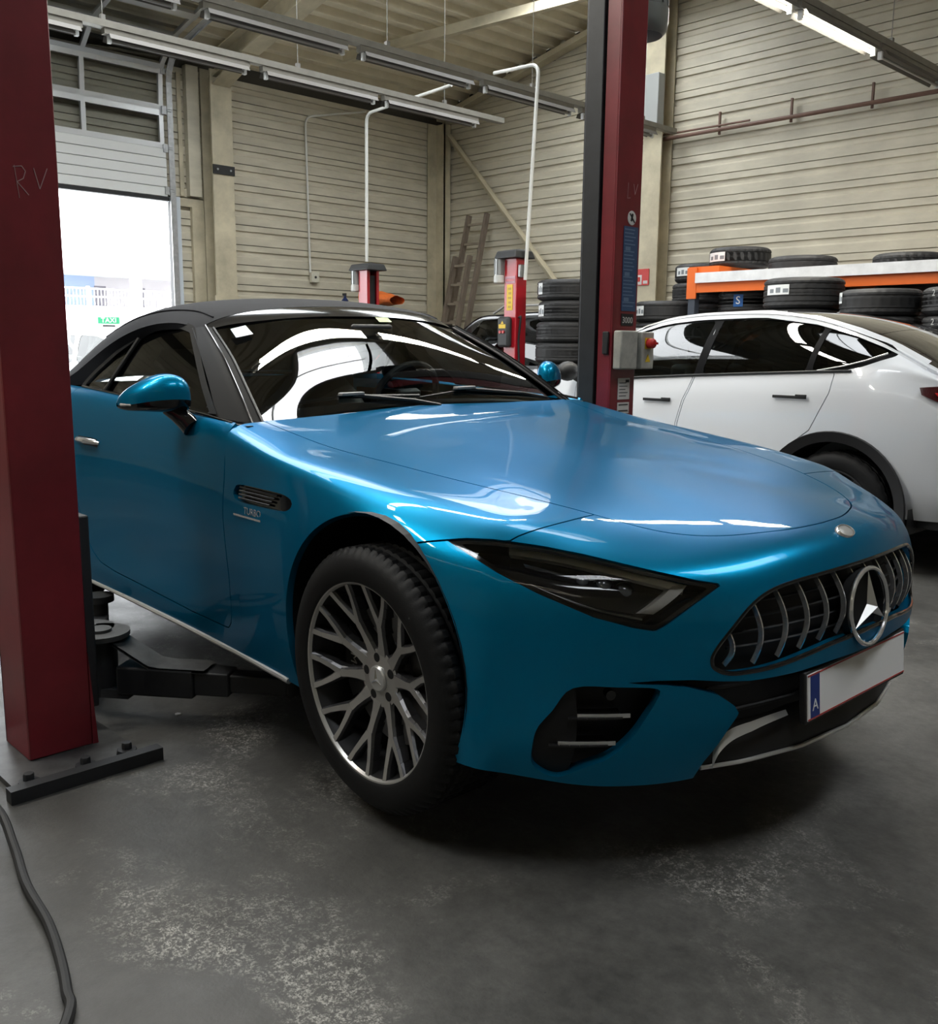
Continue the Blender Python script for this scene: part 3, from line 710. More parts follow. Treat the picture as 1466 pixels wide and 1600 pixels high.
# shut lines
HOOD = [(.76, 0), (.749, .126), (.712, .245), (.673, .327), (.62, .397), (.545, .459), (.424, .513), (.235, .574), (.015, .63), (-.296, .674), (-.605, .71), (-.80, .732), (-1.1, .76), (-1.1, 0)]
hood_poly = np.array(mir(smooth_poly(HOOD[:12], 5, False).tolist()+HOOD[12:])[:-1] )
BUMP = np.array([(-.02, 0), (-.02, .79), (.165, .80), (.218, .812), (.268, .8205), (.33, .8245), (.395, .825), (.398, .834), (.408, .846), (.416, .856), (.43, .90), (.43, 1.3), (1.6, 1.3), (1.6, 0)])
HLP = [(.268, .877, .820), (.309, .854, .826), (.364, .821, .827), (.396, .799, .824), (.46, .746, .814), (.534, .695, .80), (.652, .61, .771), (.736, .53, .746), (.771, .482, .735), (.743, .563, .689), (.718, .612, .654), (.705, .632, .642), (.675, .671, .651), (.613, .737, .676), (.512, .811, .724), (.42, .857, .766), (.33, .875, .802)]
_n = np.array([.60, .74, .30]); _n /= np.linalg.norm(_n); _a = np.cross([0, 0, 1], _n); _a /= np.linalg.norm(_a); _b = np.cross(_n, _a)
def OBL(T): V = np.stack([T.v[:, 0], np.abs(T.v[:, 1]), T.v[:, 2]], 1); return np.stack([V@_a, V@_b], 1)
hl_poly = np.array([(np.dot(p, _a), np.dot(p, _b)) for p in HLP])
GRH = [(0, .731), (.147, .729), (.284, .722), (.367, .708), (.428, .677), (.486, .617), (.513, .578), (.517, .556), (.508, .541), (.485, .529), (.449, .525), (.358, .529), (.242, .543), (.145, .553), (0, .556)]
gr_poly = smooth_poly(GRH, 4, False)
def gsd(T): return np.where(T.v[:, 0] > .6, np.minimum(poly_sd(WZ(T), np.concatenate([gr_poly, [(-1, .556), (-1, .731)]])), 1), -1)
LOWC = [(-1, .506), (0, .506), (.161, .508), (.297, .503), (.431, .504), (.50, .511), (.56, .520), (.63, .524), (.70, .521), (.706, .517), (.629, .513), (.572, .504), (.503, .478), (.462, .446), (.449, .424), (.471, .386), (.508, .301), (.525, .20), (-1, .20)]
INTK = smooth_poly([(.779, .509), (.812, .452), (.836, .399), (.839, .332), (.825, .30), (.791, .281), (.755, .308), (.713, .336), (.677, .387), (.652, .438), (.633, .478), (.631, .504), (.706, .511)], 4)
def isd(T, poly): return np.where(T.v[:, 0] > .3, poly_sd(WZ(T), np.array(poly)), -1)
ARC, ARR = (-.005, .468), .383
def arch(T, cx=None): 
    cx = ARC[0] if cx is None else cx
    return np.hypot(T.v[:, 0]-cx, np.maximum(T.v[:, 2], .2)-ARC[1])-ARR
VENT = smooth_poly([(-.735, .815), (-.725, .84), (-.697, .851), (-.56, .853), (-.435, .853), (-.375, .842), (-.37, .822), (-.41, .806), (-.52, .80), (-.69, .799)], 4)
DOOR = np.array([(-.846, 1.2), (-.841, 1.027), (-.826, .98), (-.811, .924), (-.802, .84), (-.80, .751), (-.78, .64), (-.766, .546), (-.764, .428), (-.775, .385), (-.80, .362), (-1.078, .358), (-1.344, .364), (-1.761, .376), (-1.90, .39), (-1.98, .425), (-2.035, .48), (-2.09, .62), (-2.15, .82), (-2.2, 1.0), (-2.22, 1.2)])

# ---- hood
hood = F.clip(poly_sd(XY(F), hood_poly)-GAP)
tri_obj('hood', hood.skirt(.02), M_BLUE, CAR)
rest = F.clip(-poly_sd(XY(F), hood_poly)-GAP)
# ---- bumper with all its openings
bump = rest.clip(np.minimum(poly_sd(XZ(rest), BUMP)-GAP, rest.v[:, 0]-.02))
bump = bump.clip(arch(bump))
bump = bump.clip(-poly_sd(OBL(bump), hl_poly)-.003)
bump = bump.clip(-gsd(bump)-.001)
bump = bump.clip(-isd(bump, LOWC))
bump = bump.clip(-isd(bump, INTK))
bo = tri_obj('front_bumper', bump.skirt(.03), M_BLUE, CAR)
# ---- fenders
fend = rest.clip(np.where(rest.v[:, 0] > .02, -poly_sd(XZ(rest), BUMP)-GAP, 1.))
fend = fend.clip(arch(fend)); fend = fend.clip(-poly_sd(OBL(fend), hl_poly)-.003)
fend = fend.clip(-poly_sd(XZ(fend), VENT))
fend = fend.clip(-poly_sd(XZ(fend), DOOR)-GAP); fend = fend.clip(fend.v[:, 0]+.90)
for s in (-1, 1):
    t = fend.clip(fend.v[:, 1]*s); 
    fo = tri_obj('fender', t.skirt(.022), M_BLUE, CAR)
    # side vent
    vt = F.clip(poly_sd(XZ(F), VENT)+.004); vt = vt.clip(vt.v[:, 1]*s)
    vo = tri_obj('side_vent', vt.offset(-.014), M_BLK, fo)
    for q in range(4):
        z = .842-q*.011
        pts = []
        for x in np.linspace(-.70, -.47-q*.012, 12): pts.append((x, s*(.926 if True else 0)*1.0, z-(x+.70)*.0))
        pts = [(x, s*(np.interp(x, [-.75, -.35], [.908, .912])+(.85-z)*.22), z) for x, _, z in pts]
        MB().tube(pts, .0035, 6).build('vent_fin', M_PLAST, fo)
    if s < 0:
        # chrome lettering below the vent
        mw = Matrix.Translation((-.600, -.9295, .776)) @ Matrix.Rotation(R(0), 4, 'Z') @ Matrix.Rotation(R(90+4), 4, 'X')
        text_obj('lettering', 'TURBO', .032, M_CHR, fo, world_m=mw, shear=.25)
        MB().bar((-.715, -.9305, .757), (-.545, -.9315, .757), .002, .006, (0, 0, 1)).build('lettering_bar', M_CHR, fo, smooth=0)
    # wheel arch liner
    ln = MB(); n = 28
    for k in range(n):
        a0, a1 = math.pi*(-.12+1.24*k/n), math.pi*(-.12+1.24*(k+1)/n); r_ = ARR+.004
        for (r0, y0, r1, y1) in ((r_, .925, r_+.03, .60),):
            p = lambda a, r, y: (ARC[0]+r*math.cos(a), s*y, ARC[1]+r*math.sin(a))
            ln._add([p(a0, r0, y0), p(a1, r0, y0), p(a1, r1, y1), p(a0, r1, y1)], [(0, 1, 2, 3)])
    ln.box((-.40, min(s*.60, s*.62), .22), (.40, max(s*.60, s*.62), .80))
    ln.build('wheel_arch_liner', M_MESHB, fo)
# ---- doors and rear body
qr = Q.clip(Q.v[:, 0]*-1-.70)
door = qr.clip(poly_sd(XZ(qr), DOOR)-GAP)
rear = qr.clip(-poly_sd(XZ(qr), DOOR)-GAP)
rarch = lambda T: np.hypot(T.v[:, 0]+2.70, np.maximum(T.v[:, 2], .2)-ARC[1])-(ARR+.005)
sill = rear.clip(np.minimum(.5-rear.v[:, 2], rear.v[:, 0]+2.25)); 
back = rear.clip(-(rear.v[:, 0]+2.25)); back = back.clip(rarch(back))
back2 = rear.clip(np.minimum(np.minimum(rear.v[:, 2]-.5, rear.v[:, 0]+2.25), -rear.v[:, 0]-2.0))
for s in (-1, 1):
    t = door.clip(door.v[:, 1]*s); do = tri_obj('door', t.skirt(.022), M_BLUE, CAR)
    hd = MB(); hp = [(-2.075, .914, .888), (-2.03, .934, .892), (-1.94, .934, .893), (-1.885, .925, .891), (-1.862, .909, .886)]
    hd.tube([(x, s*w, z) for x, w, z in hp], [.008, .012, .0125, .011, .006], 10).build('door_handle', M_CHR, do)
    rc = MB(); rc.grid([[(x, s*(w), z+dz) for x, w, z in ((-2.06, .9205, .893), (-2.0, .9195, .893), (-1.92, .9155, .893), (-1.875, .913, .89))] for dz in (-.022, .012)]); rc.build('handle_recess', M_PLAST, do)
    t = sill.clip(sill.v[:, 1]*s); so = tri_obj('sill', t.skirt(.03), M_BLUE, CAR)
    sm = MB(); xs_ = np.linspace(-2.30, -.415, 30)
    wv = lambda x: np.interp(x, [-2.3, -1.8, -1.2, -.75, -.4], [.928, .916, .912, .917, .93])
    sm.grid([[(x, s*(wv(x)+.004-o_), z) for x in xs_] for z, o_ in ((.338, 0), (.296, .006), (.288, .05))]); sm.build('sill_skirt', mat('sill_grain', (.02, .02, .021), .7, bump=.6, bscale=300), so)
    st_ = MB(); st_.tube([(x, s*(wv(x)+.003), .286) for x in xs_], .009, 8); st_.build('sill_strip', M_SATIN, so)
# belt trim along the doors
    bt = MB(); bt.tube([(x, s*w, z) for x, w, z in ((-.86, .84, 1.026), (-1.05, .851, 1.045), (-1.4, .847, 1.064), (-1.8, .841, 1.082), (-2.2, .836, 1.098))], .006, 8); bt.build('window_trim', M_BLK, do)
tri_obj('rear_body', back.skirt(.03), M_BLUE, CAR)
for s in (-1, 1):
    t = back2.clip(back2.v[:, 1]*s); tri_obj('rear_quarter', t.skirt(.02), M_BLUE, CAR)
dk = MB(); xs_ = [-2.55, -2.7, -2.9, -3.15, -3.36, -3.53, -3.64, -3.69]; wsd = [.82, .80, .77, .72, .65, .56, .42, .22]; zsd = [1.098, 1.095, 1.088, 1.075, 1.06, 1.045, 1.04, 1.04]
dk.grid([[(x, -w_+2*w_*k/14, z+.035*(1-(2*k/14-1)**2)) for k in range(15)] for x, w_, z in zip(xs_, wsd, zsd)]); dk.build('boot_lid', M_BLUE, CAR)

# ---- inner black backing of the nose
def inner(cond, off, name, material=M_MESHB, parent=None):
    t = F.clip(cond); return tri_obj(name, t.offset(off), material, parent or CAR)
low = np.minimum(F.v[:, 0]-.30, .62-F.v[:, 2])
inner(np.minimum(low, .56-F.v[:, 2]), -.075, 'intake_mesh')
ub = MB(); ub.box((-3.5, -.56, .262), (.52, .56, .282)); ub.box((-2.3, -.88, .265), (-.42, .88, .30)); ub.build('underbody', M_PLAST, CAR, smooth=0)
# honeycomb-like bars in the lower opening
for z in (.335, .40, .465):
    t = MB(); t.tube([(float(np.interp(w_, [0, .2, .4, .5], [.855, .84, .79, .74]))-.03, y, z) for y in np.linspace(-.46, .46, 21) for w_ in [abs(y)]], .006, 6); t.build('intake_bar', M_PLAST, CAR)

# ---- side intakes: dark fin with two bright blades
def fx(y, z):
    """front surface x at (y,z)"""
    o = np.array([2., y, z]); v0, v1, v2 = F.v[F.f[:, 0]], F.v[F.f[:, 1]], F.v[F.f[:, 2]]
    m = (np.minimum(np.minimum(v0[:, 1], v1[:, 1]), v2[:, 1]) <= y) & (np.maximum(np.maximum(v0[:, 1], v1[:, 1]), v2[:, 1]) >= y) & (np.minimum(np.minimum(v0[:, 2], v1[:, 2]), v2[:, 2]) <= z) & (np.maximum(np.maximum(v0[:, 2], v1[:, 2]), v2[:, 2]) >= z)
    v0, v1, v2 = v0[m], v1[m], v2[m]; best = -9
    for a, b, c in zip(v0, v1, v2):
        d = (b[1]-a[1])*(c[2]-a[2])-(c[1]-a[1])*(b[2]-a[2])
        if abs(d) < 1e-14: continue
        u = ((y-a[1])*(c[2]-a[2])-(c[1]-a[1])*(z-a[2]))/d; v = ((b[1]-a[1])*(z-a[2])-(y-a[1])*(b[2]-a[2]))/d
        if u > -1e-3 and v > -1e-3 and u+v < 1.001: best = max(best, a[0]+u*(b[0]-a[0])+v*(c[0]-a[0]))
    return best
for s in (-1, 1):
    it = empty('side_intake', (0, 0, 0)); it.parent = CAR
    for z, w0, w1 in ((.437, .672, .765), (.368, .695, .795)):
        ps = []
        for w_ in np.linspace(w0, w1, 7):
            ps.append((fx(s*w_, z)-.018, s*w_, z))
        b = MB()
        for p, q in zip(ps[:-1], ps[1:]): b.bar(p, q, .004, .009, (0, 0, 1))
        b.build('intake_blade', M_SATIN, it, smooth=0)
        b = MB()
        for p, q in zip(ps[:-1], ps[1:]): b.bar((p[0]-.03, p[1], p[2]-.004), (q[0]-.03, q[1], q[2]-.004), .06, .004, (0, 0, 1))
        b.build('intake_fin', M_PLAST, it, smooth=0)
    c = MB(); yy, zz = .70, .483; xx = fx(s*yy, zz)-.03
    c.cyl((xx-.02, s*(yy-.012), zz), (xx, s*yy, zz), .012, 16); c.build('parking_sensor', M_BLK, it)
    # outer black return of the intake
    t = F.clip(np.minimum(isd(F, INTK)+.006, F.v[:, 0]-.3)); t = t.clip(t.v[:, 1]*s)
    t = t.clip(np.where(np.abs(t.v[:, 1]) > .775, 1., -1.)*(np.abs(np.abs(t.v[:, 1])-.775)+1e-4))
    tri_obj('intake_cheek', t.offset(-.016), M_MESHB, it)

# ---- splitter under the number plate with bright edges
sp = MB(); ys_ = np.linspace(-.50, .50, 31)
lipx = lambda y: float(np.interp(abs(y), [0, .21, .39, .50, .53], [.862, .845, .797, .748, .735]))
sp.grid([[(lipx(y)-.012+o_, y, z) for y in ys_] for o_, z in ((-.045, .40), (-.03, .365), (.0, .33), (.012, .30), (.008, .278), (-.10, .270))]); sp.build('splitter', M_PLAST, CAR)
ch = MB(); ch.tube([(lipx(y)+.002, y, .279+abs(y)*.0) for y in ys_], .0055, 8); ch.build('splitter_trim', M_SATIN, CAR)
for s in (-1, 1):
    cb = MB(); pts = [(.488, .300), (.470, .338), (.430, .365), (.36, .375), (.26, .379)]; pts = smooth_poly(pts, 5, False); wd = np.linspace(.036, .010, len(pts))
    G = [[], []]
    for (w_, z), h_ in zip(pts, wd):
        x = lipx(w_)+.022-.02*float(np.clip((.42-w_)/.16, 0, 1)); G[0].append((x-.004, s*(w_-h_*.2), z+h_*.6)); G[1].append((x+.006, s*(w_+h_*.25), z-h_*.4))
    cb.grid(G); cb.build('splitter_blade', M_SATIN, CAR)

# ---- grille
gl_ = empty('grille', (0, 0, 0)); gl_.parent = CAR
t = F.clip(np.minimum(gsd(F)+.012, F.v[:, 0]-.6)); tri_obj('grille_back', t.offset(-.06), M_MESHB, gl_)
rim = []
for (w_, z) in gr_poly: rim.append((fx(min(w_, .515), z)-.004, -w_, z))
rim = rim[::-1]+[(x, -y, z) for x, y, z in rim[1:-1]]
tri_rim = MB().tube(rim, .006, 8, closed=True).build('grille_surround', M_BLK, gl_)
gz = lambda w_: (float(np.interp(w_, [.0, .145, .242, .358, .449, .51], [.556, .553, .543, .529, .527, .545])), float(np.interp(w_, [0, .147, .284, .367, .428, .486, .513], [.731, .729, .722, .708, .677, .617, .578])))
for s in (-1, 1):
    for k in range(7):
        w_ = (k+.5)*.0715; z0, z1 = gz(w_); z0 += .008; z1 -= .006
        segs = [(z0, z1)]
        if k == 0: segs = [(z0, .525), (.70, z1)] 
        if k == 1: segs = [(z0, z1)]
        for a, b_ in segs:
            if b_-a < .012: continue
            m = MB(); n = 12; pf = []
            for i in range(n+1):
                z = a+(b_-a)*i/n; tt = (z-z0)/(z1-z0) if z1 > z0 else 0
                pf.append((fx(s*w_, min(max(z, .545 if w_ > .5 else .53), .73))-.032+.022*math.sin(math.pi*min(max(tt, 0), 1)), s*w_, z))
            for p, q in zip(pf[:-1], pf[1:]): m.bar(p, q, .0045, .012, (1, 0, 0))
            m.build('grille_bar', M_CHR, gl_, smooth=0)
for z in (.575, .61, .645, .68):
    m = MB(); m.tube([(fx(y, z)-.045, y, z) for y in np.linspace(-.45, .45, 19)], .004, 5); m.build('grille_slat', M_MESHB, gl_)
def star_mesh(rad, dep):
    m = MB()
    for k in range(3):
        a = R(90+120*k); tip = (rad*math.cos(a), rad*math.sin(a), 0); l = (rad*.17*math.cos(a+R(60)), rad*.17*math.sin(a+R(60)), 0); r_ = (rad*.17*math.cos(a-R(60)), rad*.17*math.sin(a-R(60)), 0)
        m._add([tip, l, r_, (0, 0, dep), (0, 0, -dep*.3)], [(0, 1, 3), (2, 0, 3), (0, 4, 1), (2, 4, 0)])
    return m
SM = Matrix(((0, 0, 1, 0), (1, 0, 0, 0), (0, 1, 0, 0), (0, 0, 0, 1)))      # star plane -> faces +x
em = empty('star_emblem', (.902, 0, .617), (0, R(-6), 0)); em.parent = CAR
m = star_mesh(.092, .022); m.v = [tuple(SM @ Vector(v)) for v in m.v]; m.build('star', mat('star_silver', (.80, .80, .80), .32, .85), em, smooth=0)
m = MB(); m.tube([(0, .098*math.cos(a), .098*math.sin(a)) for a in np.linspace(0, 2*math.pi, 49)[:-1]], .006, 8, closed=True); m.build('ring', M_CHR, em)
m = MB(); m.lathe([(.0, -.03), (.098, -.03), (.098, -.01)], 40, SM); m.build('backplate', M_MESHB, em)

# ---- badge, number plate
nb = empty('hood_badge', (.824, 0, .8005), (0, R(36), 0)); nb.parent = CAR
m = MB(); m.lathe([(.0, .004), (.024, .004), (.029, .002), (.031, -.003)], 28, Matrix.Diagonal((.72, 1.15, 1, 1))); m.build('badge_disc', M_SATIN, nb)
m = MB(); m.lathe([(.024, .0045), (.029, .0055), (.032, .0), (.032, -.004)], 28, Matrix.Diagonal((.72, 1.15, 1, 1))); m.build('badge_ring', M_CHR, nb)
pl = empty('number_plate', (.892, 0, .372), (0, R(-4), 0)); pl.parent = CAR
MB().box((-.02, -.268, -.008), (-.003, .268, .124)).build('plate_holder', M_PLAST, pl, bevel=.003)
MB().box((-.004, -.26, 0), (0, .26, .117)).build('plate', mat('plate_white', (.93, .93, .94), .35), pl, smooth=0)
MB().box((0, -.248, .004), (.0008, -.205, .113)).build('plate_band', mat('plate_blue', (.008, .035, .22), .4), pl, smooth=0)
for z in (.001, .112): MB().box((0, -.26, z), (.0009, .26, z+.004)).build('plate_stripe', mat('plate_red', (.45, .05, .05), .4), pl, smooth=0)
text_obj('plate_letter', 'A', .042, mat('plate_white'), pl, loc=(.001, -.2265, .035), rot=(R(90), 0, R(90)))

# ---- headlights
HLA = np.array(HLP)
for s in (-1, 1):
    h = empty('headlight', (0, 0, 0)); h.parent = CAR
    t = F.clip(poly_sd(OBL(F), hl_poly)-.0); t = t.clip(t.v[:, 1]*s); t = t.clip(t.v[:, 0]-.1)
    tri_obj('lens', t.offset(-.003), M_LENS, h)
    t2 = F.clip(poly_sd(OBL(F), hl_poly)+.01); t2 = t2.clip(t2.v[:, 1]*s); t2 = t2.clip(t2.v[:, 0]-.1)
    tri_obj('housing', t2.offset(-.06), M_BLK, h)
    tb = F.clip(poly_sd(OBL(F), hl_poly)+.004); tb = tb.clip(tb.v[:, 1]*s); tb = tb.clip(tb.v[:, 0]-.1); tb = tb.clip(-(poly_sd(OBL(tb), hl_poly)-.009))
    tri_obj('bezel', tb.offset(-.006), M_BLK, h)
    inn = np.array([.60, .74, .30])/np.linalg.norm([.60, .74, .30])
    P = lambda p, d=0., dz=0.: Vector(((p[0]-inn[0]*d), s*(p[1]-inn[1]*d), p[2]-inn[2]*d+dz))
    # daytime running strip under the upper edge, hooking down at the front tip
    top = smooth_poly([HLP[3], HLP[4], HLP[5], HLP[6], (.715, .545, .747)], 5, False)
    g = MB(); G = [[P(p, .012, -.011) for p in top], [P(p, .008, -.014) for p in top], [P(p, .008, -.030) for p in top], [P(p, .040, -.036) for p in top]]; g.grid(G); g.build('daytime_light', mat('drl', (.95, .90, .80), .4), h)
    hook = smooth_poly([(.722, .54, .735), (.716, .56, .716), (.70, .592, .69), (.685, .615, .672)], 4, False)
    g = MB(); g.grid([[P(p, .007) for p in hook], [P((p[0]-.022, p[1]+.022, p[2]+.002), .010) for p in hook], [P((p[0]-.03, p[1]+.028, p[2]+.002), .035) for p in hook]]); g.build('daytime_light', mat('drl_dim', (.45, .43, .39), .3), h)
    for k, (f_, r_) in enumerate(((.30, .016), (.46, .022), (.62, .022))):
        a = HLA[4]*(1-f_)+HLA[7]*f_; bb = HLA[14]*(1-f_)+HLA[11]*f_; c_ = a*.48+bb*.52
        ctr = P(c_, .05); ax = Vector((inn[0], s*inn[1], .1)).normalized()
        g = MB(); rot = ax.to_track_quat('Z', 'Y').to_matrix().to_4x4(); g.lathe([(r_*1.25, -.02), (r_*1.25, .006), (r_*1.05, .010)], 20, Matrix.Translation(ctr) @ rot); g.build('lamp_module', M_PLAST, h)
        g = MB(); g.lathe([(r_*1.05, .004), (r_*.8, .012), (r_*.4, .016), (0, .017)], 20, Matrix.Translation(ctr) @ rot); g.build('projector', mat('projector_glass', (.10, .11, .12), .05, .3, coat=1), h)
    low_ = smooth_poly([(.45, .83, .745), (.54, .785, .712), (.62, .725, .682), (.685, .655, .662)], 5, False)
    g = MB(); g.tube([P(p, .028, .006) for p in low_], .0025, 6); g.build('bezel_line', M_SATIN, h)
    g = MB(); mid_ = [HLA[k]*.5+HLA[17-k if k < 17 else 0]*.5 for k in (3, 4, 5, 6)]
    g.grid([[P(HLA[3]*.6+HLA[14]*.4, .05), P(HLA[5]*.6+HLA[13]*.4, .05), P(HLA[7]*.7+HLA[11]*.3, .05)], [P(HLA[3]*.5+HLA[14]*.5, .06), P(HLA[5]*.5+HLA[13]*.5, .06), P(HLA[7]*.6+HLA[11]*.4, .06)]]); g.build('reflector_shelf', mat('smoked', (.16, .155, .15), .25, .5), h)

# ---- windscreen, pillars, soft top, side windows
def half_grid(T, mu, mv, flip=False, sym=True):
    T = np.array(T, float); T[:, :, 1] *= -1
    G = grid_surface(T, mu, mv, sym0=True); t = Tri.from_grid(G, flip); return t
WSG = [[(-.925, 0, 1.043), (-.918, .25, 1.04), (-.897, .50, 1.030), (-.855, .735, 1.008)],
       [(-1.06, 0, 1.165), (-1.055, .23, 1.161), (-1.045, .465, 1.148), (-1.03, .69, 1.122)],
       [(-1.205, 0, 1.275), (-1.205, .22, 1.271), (-1.205, .435, 1.256), (-1.215, .645, 1.228)],
       [(-1.365, 0, 1.378), (-1.368, .20, 1.375), (-1.385, .405, 1.360), (-1.43, .60, 1.330)]]
ws = half_grid(WSG, 10, 10)
if ws.n[0][2] < 0: ws = half_grid(WSG, 10, 10, True)
ws = ws.join(ws.mirror()); tri_obj('windscreen', ws, M_WS, CAR)
RFG = [[(-1.365, 0, 1.385), (-1.37, .20, 1.382), (-1.388, .41, 1.367), (-1.425, .555, 1.348), (-1.455, .635, 1.325)],
       [(-1.46, 0, 1.422), (-1.463, .21, 1.418), (-1.475, .42, 1.402), (-1.50, .565, 1.378), (-1.51, .65, 1.345)],
       [(-1.63, 0, 1.455), (-1.63, .22, 1.45), (-1.63, .43, 1.433), (-1.63, .58, 1.405), (-1.63, .672, 1.360)],
       [(-1.86, 0, 1.472), (-1.86, .23, 1.467), (-1.86, .45, 1.447), (-1.86, .605, 1.408), (-1.86, .695, 1.345)],
       [(-2.10, 0, 1.460), (-2.10, .24, 1.454), (-2.10, .47, 1.430), (-2.10, .635, 1.376), (-2.10, .745, 1.275)],
       [(-2.35, 0, 1.412), (-2.35, .25, 1.406), (-2.35, .48, 1.378), (-2.35, .66, 1.305), (-2.33, .80, 1.165)],
       [(-2.60, 0, 1.325), (-2.60, .25, 1.318), (-2.60, .48, 1.29), (-2.60, .66, 1.22), (-2.52, .822, 1.105)],
       [(-2.84, 0, 1.205), (-2.84, .25, 1.20), (-2.83, .48, 1.178), (-2.80, .66, 1.135), (-2.70, .80, 1.098)],
       [(-2.98, 0, 1.118), (-2.98, .25, 1.115), (-2.96, .48, 1.105), (-2.92, .65, 1.092), (-2.80, .785, 1.086)]]
rf = half_grid(RFG, 8, 8)
if rf.n[len(rf.n)//2][2] < 0: rf = half_grid(RFG, 8, 8, True)
rf = rf.join(rf.mirror())
hdr = rf.clip(rf.v[:, 0]+1.475); tri_obj('windscreen_header', hdr.skirt(.012), M_BLK, CAR)
top = rf.clip(-rf.v[:, 0]-1.479); tri_obj('soft_top', top.skirt(.014), M_FABR, CAR)
# seam lines across the fabric
for s in (-1, 1):
    m = MB(); m.tube([(x, s*w_, z+.003) for x, w_, z in smooth_poly([(-1.50, .565, 1.378), (-1.63, .58, 1.405), (-1.86, .605, 1.408), (-2.10, .635, 1.376), (-2.35, .66, 1.305)], 5, False)], .003, 6); m.build('soft_top_seam', M_FABR, CAR)
    # A pillar: glossy outer strip beside the glass and black body
    ap = MB(); A = [(-.835, .738, 1.010), (-1.02, .695, 1.126), (-1.21, .648, 1.234), (-1.43, .602, 1.336)]; B = [(-.90, .80, 1.028), (-1.075, .752, 1.148), (-1.255, .702, 1.252), (-1.46, .645, 1.342)]; C_ = [(-.975, .838, 1.038), (-1.13, .785, 1.150), (-1.30, .728, 1.250), (-1.475, .668, 1.338)]
    D_ = [(-1.02, .80, 1.03), (-1.16, .75, 1.135), (-1.32, .70, 1.235), (-1.49, .645, 1.318)]
    lift = lambda p, dz, dw: (p[0], s*(p[1]+dw), p[2]+dz)
    rows = [A, [tuple((a+b)/2+(0, .006, .008)[i] for i, (a, b) in enumerate(zip(p, q))) for p, q in zip(A, B)], B, C_, D_]
    sm_ = [smooth_poly([(x, w_, z) for x, w_, z in r_], 5, False) for r_ in rows]
    ap.grid([[(x, s*w_, z) for x, w_, z in r_] for r_ in sm_]); ap.build('a_pillar', mat('pillar_black', (.003, .003, .0035), .5, spec=.06), CAR)
    m = MB(); m.tube([(x, s*w_, z+.003) for x, w_, z in smooth_poly(A, 5, False)], .0045, 6); m.build('glass_seal', M_PLAST, CAR)
    m = MB(); m.tube([(x+.002, s*(w_+.012), z+.007) for x, w_, z in smooth_poly([(-.85, .762, 1.016), (-1.03, .718, 1.132), (-1.22, .67, 1.240), (-1.44, .618, 1.342)], 5, False)], .003, 6); m.build('pillar_strip', M_BLK, CAR)
    # side window
    wp = np.array([(-.99, 1.035), (-1.16, 1.135), (-1.33, 1.24), (-1.475, 1.325), (-1.60, 1.345), (-1.75, 1.345), (-1.90, 1.318), (-2.05, 1.245), (-2.20, 1.145), (-2.255, 1.095), (-1.8, 1.078), (-1.4, 1.060)])
    xs2, zs2 = np.linspace(-2.4, -.9, 40), np.linspace(1.0, 1.42, 24)
    G = np.array([[(x, s*(.842-(z-1.045)*.50-(z-1.045)**2*.35+.0*(x)), z) for z in zs2] for x in xs2])
    t = Tri.from_grid(G); 
    if t.n[10][1]*s < 0: t = Tri.from_grid(G, True)
    g = t.clip(poly_sd(XZ(t), wp)); tri_obj('side_window', g.offset(-.008), M_SG, CAR)
    fr_ = t.clip(poly_sd(XZ(t), wp)+.022); fr_ = fr_.clip(-poly_sd(XZ(fr_), wp)+.004); fr_ = fr_.clip(fr_.v[:, 2]-1.05-np.where(fr_.v[:, 0] < -1.7, .03, 0)); tri_obj('window_seal', fr_.offset(.0), M_PLAST, CAR)
    m = MB(); m.tube([(x, s*(.842-(z-1.045)*.50-(z-1.045)**2*.35+.002), z) for x, z in ((-1.985, 1.09), (-1.955, 1.16), (-1.91, 1.30))], .009, 8); m.build('window_divider', M_PLAST, CAR)
    # side of the soft top between window and roof edge
    qs = MB(); up = [(-1.455, .637, 1.325), (-1.63, .674, 1.358), (-1.86, .697, 1.343), (-2.10, .747, 1.273), (-2.33, .802, 1.163), (-2.52, .824, 1.103)]; dn = [(-1.47, .65, 1.318), (-1.62, .665, 1.335), (-1.85, .675, 1.318), (-2.06, .70, 1.225), (-2.23, .775, 1.115), (-2.50, .825, 1.09)]
    qs.grid([[(x, s*w_, z) for x, w_, z in smooth_poly(up, 4, False)], [(x, s*(w_), z) for x, w_, z in smooth_poly(dn, 4, False)]]); qs.build('soft_top_side', M_FABR, CAR)
    # cowl corner
    ck = MB(); ck.grid([[(-.84, s*.74, 1.004), (-.875, s*.86, .994)], [(-.93, s*.74, 1.020), (-.95, s*.85, 1.035)]]); ck.build('cowl_corner', M_PLAST, CAR)
    # mirror: lofted shell, blue above, black below
    mr = empty('door_mirror', (-.06, 0, 0)); mr.parent = CAR
    prof = [(.868, -1.068, 1.105, .022, .032), (.880, -1.068, 1.108, .052, .068), (.915, -1.078, 1.113, .070, .083), (.960, -1.10, 1.113, .076, .082), (1.005, -1.125, 1.108, .070, .066), (1.04, -1.155, 1.100, .056, .048), (1.06, -1.18, 1.094, .032, .026), (1.066, -1.19, 1.092, .008, .008)]
    for nm, mt, up_ in (('mirror_cap', M_BLUE, True), ('mirror_base', M_BLK, False)):
        rows = []
        for w_, cx, cz, rx, rz in [tuple(v) for v in smooth_poly(prof, 3, False)]:
            row = []
            for k in range(13):
                a = (math.pi*k/12) if up_ else (-math.pi*k/12)
                ex = .8; ca, sa = math.cos(a), math.sin(a)
                fx_ = rx*math.copysign(abs(ca)**ex, ca); fz = (rz if up_ else rz*.55)*math.copysign(abs(sa)**ex, sa)
                if ca < 0: fx_ *= .45
                row.append((cx+fx_, s*w_, cz-.014+fz))
            rows.append(row)
